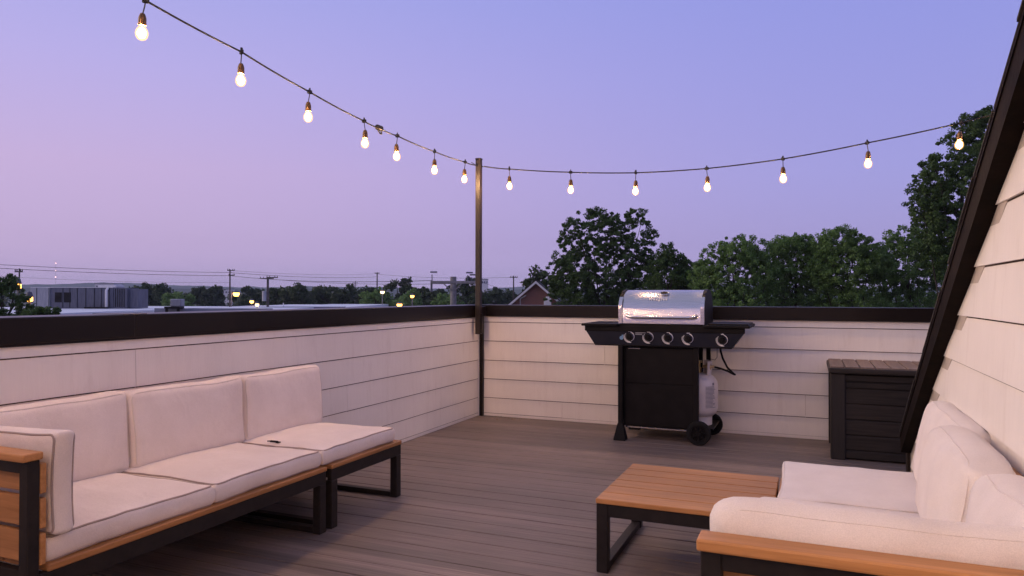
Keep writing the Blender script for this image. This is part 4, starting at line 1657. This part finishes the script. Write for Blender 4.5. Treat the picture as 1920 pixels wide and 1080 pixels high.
for sg in (-1, 1):
    e = hw + .33
    vs = [(0, -.33, za - .02), (sg * e, -.33, za - e * sl - .02), (sg * e, -.33, za - e * sl + t), (0, -.33, za + t)]
    mb.add([mm @ V(p) for p in vs] + [mm @ (V(p) + V((0, .06, 0))) for p in vs], [(0, 1, 2, 3), (7, 6, 5, 4)] + [(i, (i + 1) % 4, 4 + (i + 1) % 4, 4 + i) for i in range(4)])
mb.build('rake_trim', M['white'], rf)
mb = MB()
mx_ = (1027 - 1005) * d / F
mb.box(mx_ - .25, mx_ + .25, -.9, -.45, zpx(600, d), zpx(559, d), .02, mtx=mm)
mb.box(mx_ - .12, mx_ + .12, -.8, -.55, zpx(559, d), zpx(556, d), .02, mtx=mm)
mb.build('flue_box', M['white'], bh)
mb = MB()
mx_ = (976 - 1005) * d / F
mb.tube([mm @ V((mx_, -.3, zpx(575, d))), mm @ V((mx_, -.3, zpx(560, d))), mm @ V((mx_ + .4, -.5, zpx(554, d)))], .035, 6)
mb.build('pipe', M['metalpale'], bh)
dr = at(1075, 551, 58)
mm = vmat(1085, 60, 0, R(20))
nb = thing('house', 'dark-roofed low house beneath the tall maple, past the brick gable', 'house', tuple(mm.translation[:2]) + (G,))
mb = MB()
mb.box(-2.6, 2.6, 0, 6, G, zpx(580, 60), 0, mtx=mm)
mb.build('wall', M['brick'], nb)
mb = MB()
z0, z1 = zpx(581, 60), zpx(563, 60)
vs = [(-2.9, -.3, z0), (2.9, -.3, z0), (2.9, 6.3, z0), (-2.9, 6.3, z0), (-1.6, 3, z1), (1.6, 3, z1)]
mb.add([mm @ V(p) for p in vs], [(0, 1, 5, 4), (1, 2, 5), (2, 3, 4, 5), (3, 0, 4), (3, 2, 1, 0)])
mb.build('roof', M['shingle'], nb)

# ------------------------------------------------------------------ air
HAZE = .00024
if HAZE:
    mb = MB()
    mb.box(-2900, 2400, -300, 2900, G - 1.5, 75, 0)
    hz_ = mb.build('haze', M['black'])
    hm = bpy.data.materials.new('evening_haze')
    hm.use_nodes = True
    nt = hm.node_tree
    nt.nodes.clear()
    out = nt.nodes.new('ShaderNodeOutputMaterial')
    pv = nt.nodes.new('ShaderNodeVolumePrincipled')
    pv.inputs['Color'].default_value = (.72, .82, 1, 1)
    pv.inputs['Density'].default_value = HAZE
    nt.links.new(pv.outputs[0], out.inputs['Volume'])
    hz_.data.materials.clear()
    hz_.data.materials.append(hm)
    tag(hz_, 'pale bluish evening haze over the far hills', None, kind='stuff')

# ------------------------------------------------------------------ dusk sky
w = bpy.data.worlds.new('World')
sc.world = w
w.use_nodes = True
nt = w.node_tree
bg = nt.nodes['Background']
tc = nd(nt, 'ShaderNodeTexCoord')
sep = nd(nt, 'ShaderNodeSeparateXYZ')
nt.links.new(tc.outputs['Generated'], sep.inputs[0])
blue = ramp(nt, sep.outputs[2], [(0, lin(198, 184, 230)), (.035, lin(174, 163, 220)), (.07, lin(160, 152, 214)), (.16, lin(156, 154, 223)), (.38, lin(142, 148, 225)), (.55, lin(140, 146, 208)), (1, lin(142, 148, 186))])
pink = ramp(nt, sep.outputs[2], [(0, lin(212, 186, 228)), (.035, lin(197, 174, 220)), (.07, lin(194, 170, 216)), (.16, lin(198, 173, 220)), (.28, lin(184, 172, 231)), (.40, lin(165, 166, 232)), (.56, lin(158, 160, 210)), (1, lin(146, 150, 188))])
dt = nd(nt, 'ShaderNodeVectorMath', operation='DOT_PRODUCT')
dt.inputs[1].default_value = (-.94, -.34, 0)
nt.links.new(tc.outputs['Generated'], dt.inputs[0])
mr = nd(nt, 'ShaderNodeMapRange', interpolation_type='SMOOTHSTEP')
mr.inputs['From Min'].default_value = -.62
mr.inputs['From Max'].default_value = .66
nt.links.new(dt.outputs['Value'], mr.inputs[0])
skyc = mixc(nt, mr.outputs[0], blue, pink)
# afterglow where the sun went down, behind the viewer's left shoulder
gl = nd(nt, 'ShaderNodeMapRange', interpolation_type='SMOOTHSTEP')
gl.inputs['From Min'].default_value = .62
gl.inputs['From Max'].default_value = 1.0
nt.links.new(dt.outputs['Value'], gl.inputs[0])
skyc = mixc(nt, gl.outputs[0], skyc, (2.9, 2.4, 2.1, 1))
ns = nd(nt, 'ShaderNodeTexSky', sky_type='NISHITA')
ns.sun_disc = False
ns.sun_elevation = R(1)
ns.sun_rotation = R(250)
sm = mixc(nt, .03, skyc, ns.outputs[0], 'ADD')
nt.links.new(sm, bg.inputs[0])
bg.inputs[1].default_value = .93

sun = bpy.data.lights.new('sun', 'SUN')
sun.energy = .15
sun.angle = R(40)
sun.color = (1, .80, .82)
so = bpy.data.objects.new('sun', sun)
COL.objects.link(so)
sdir = V((-.90, -.36, .22)).normalized()        # towards the afterglow
so.rotation_euler = sdir.to_track_quat('Z', 'Y').to_euler()

sc.view_settings.view_transform = 'Standard'
sc.view_settings.look = 'None'
sc.view_settings.exposure = .12
sc.view_settings.gamma = 1
sc.cycles.use_light_tree = True
sc.cycles.max_bounces = 8
sc.cycles.volume_bounces = 0
sc.cycles.sample_clamp_indirect = 6
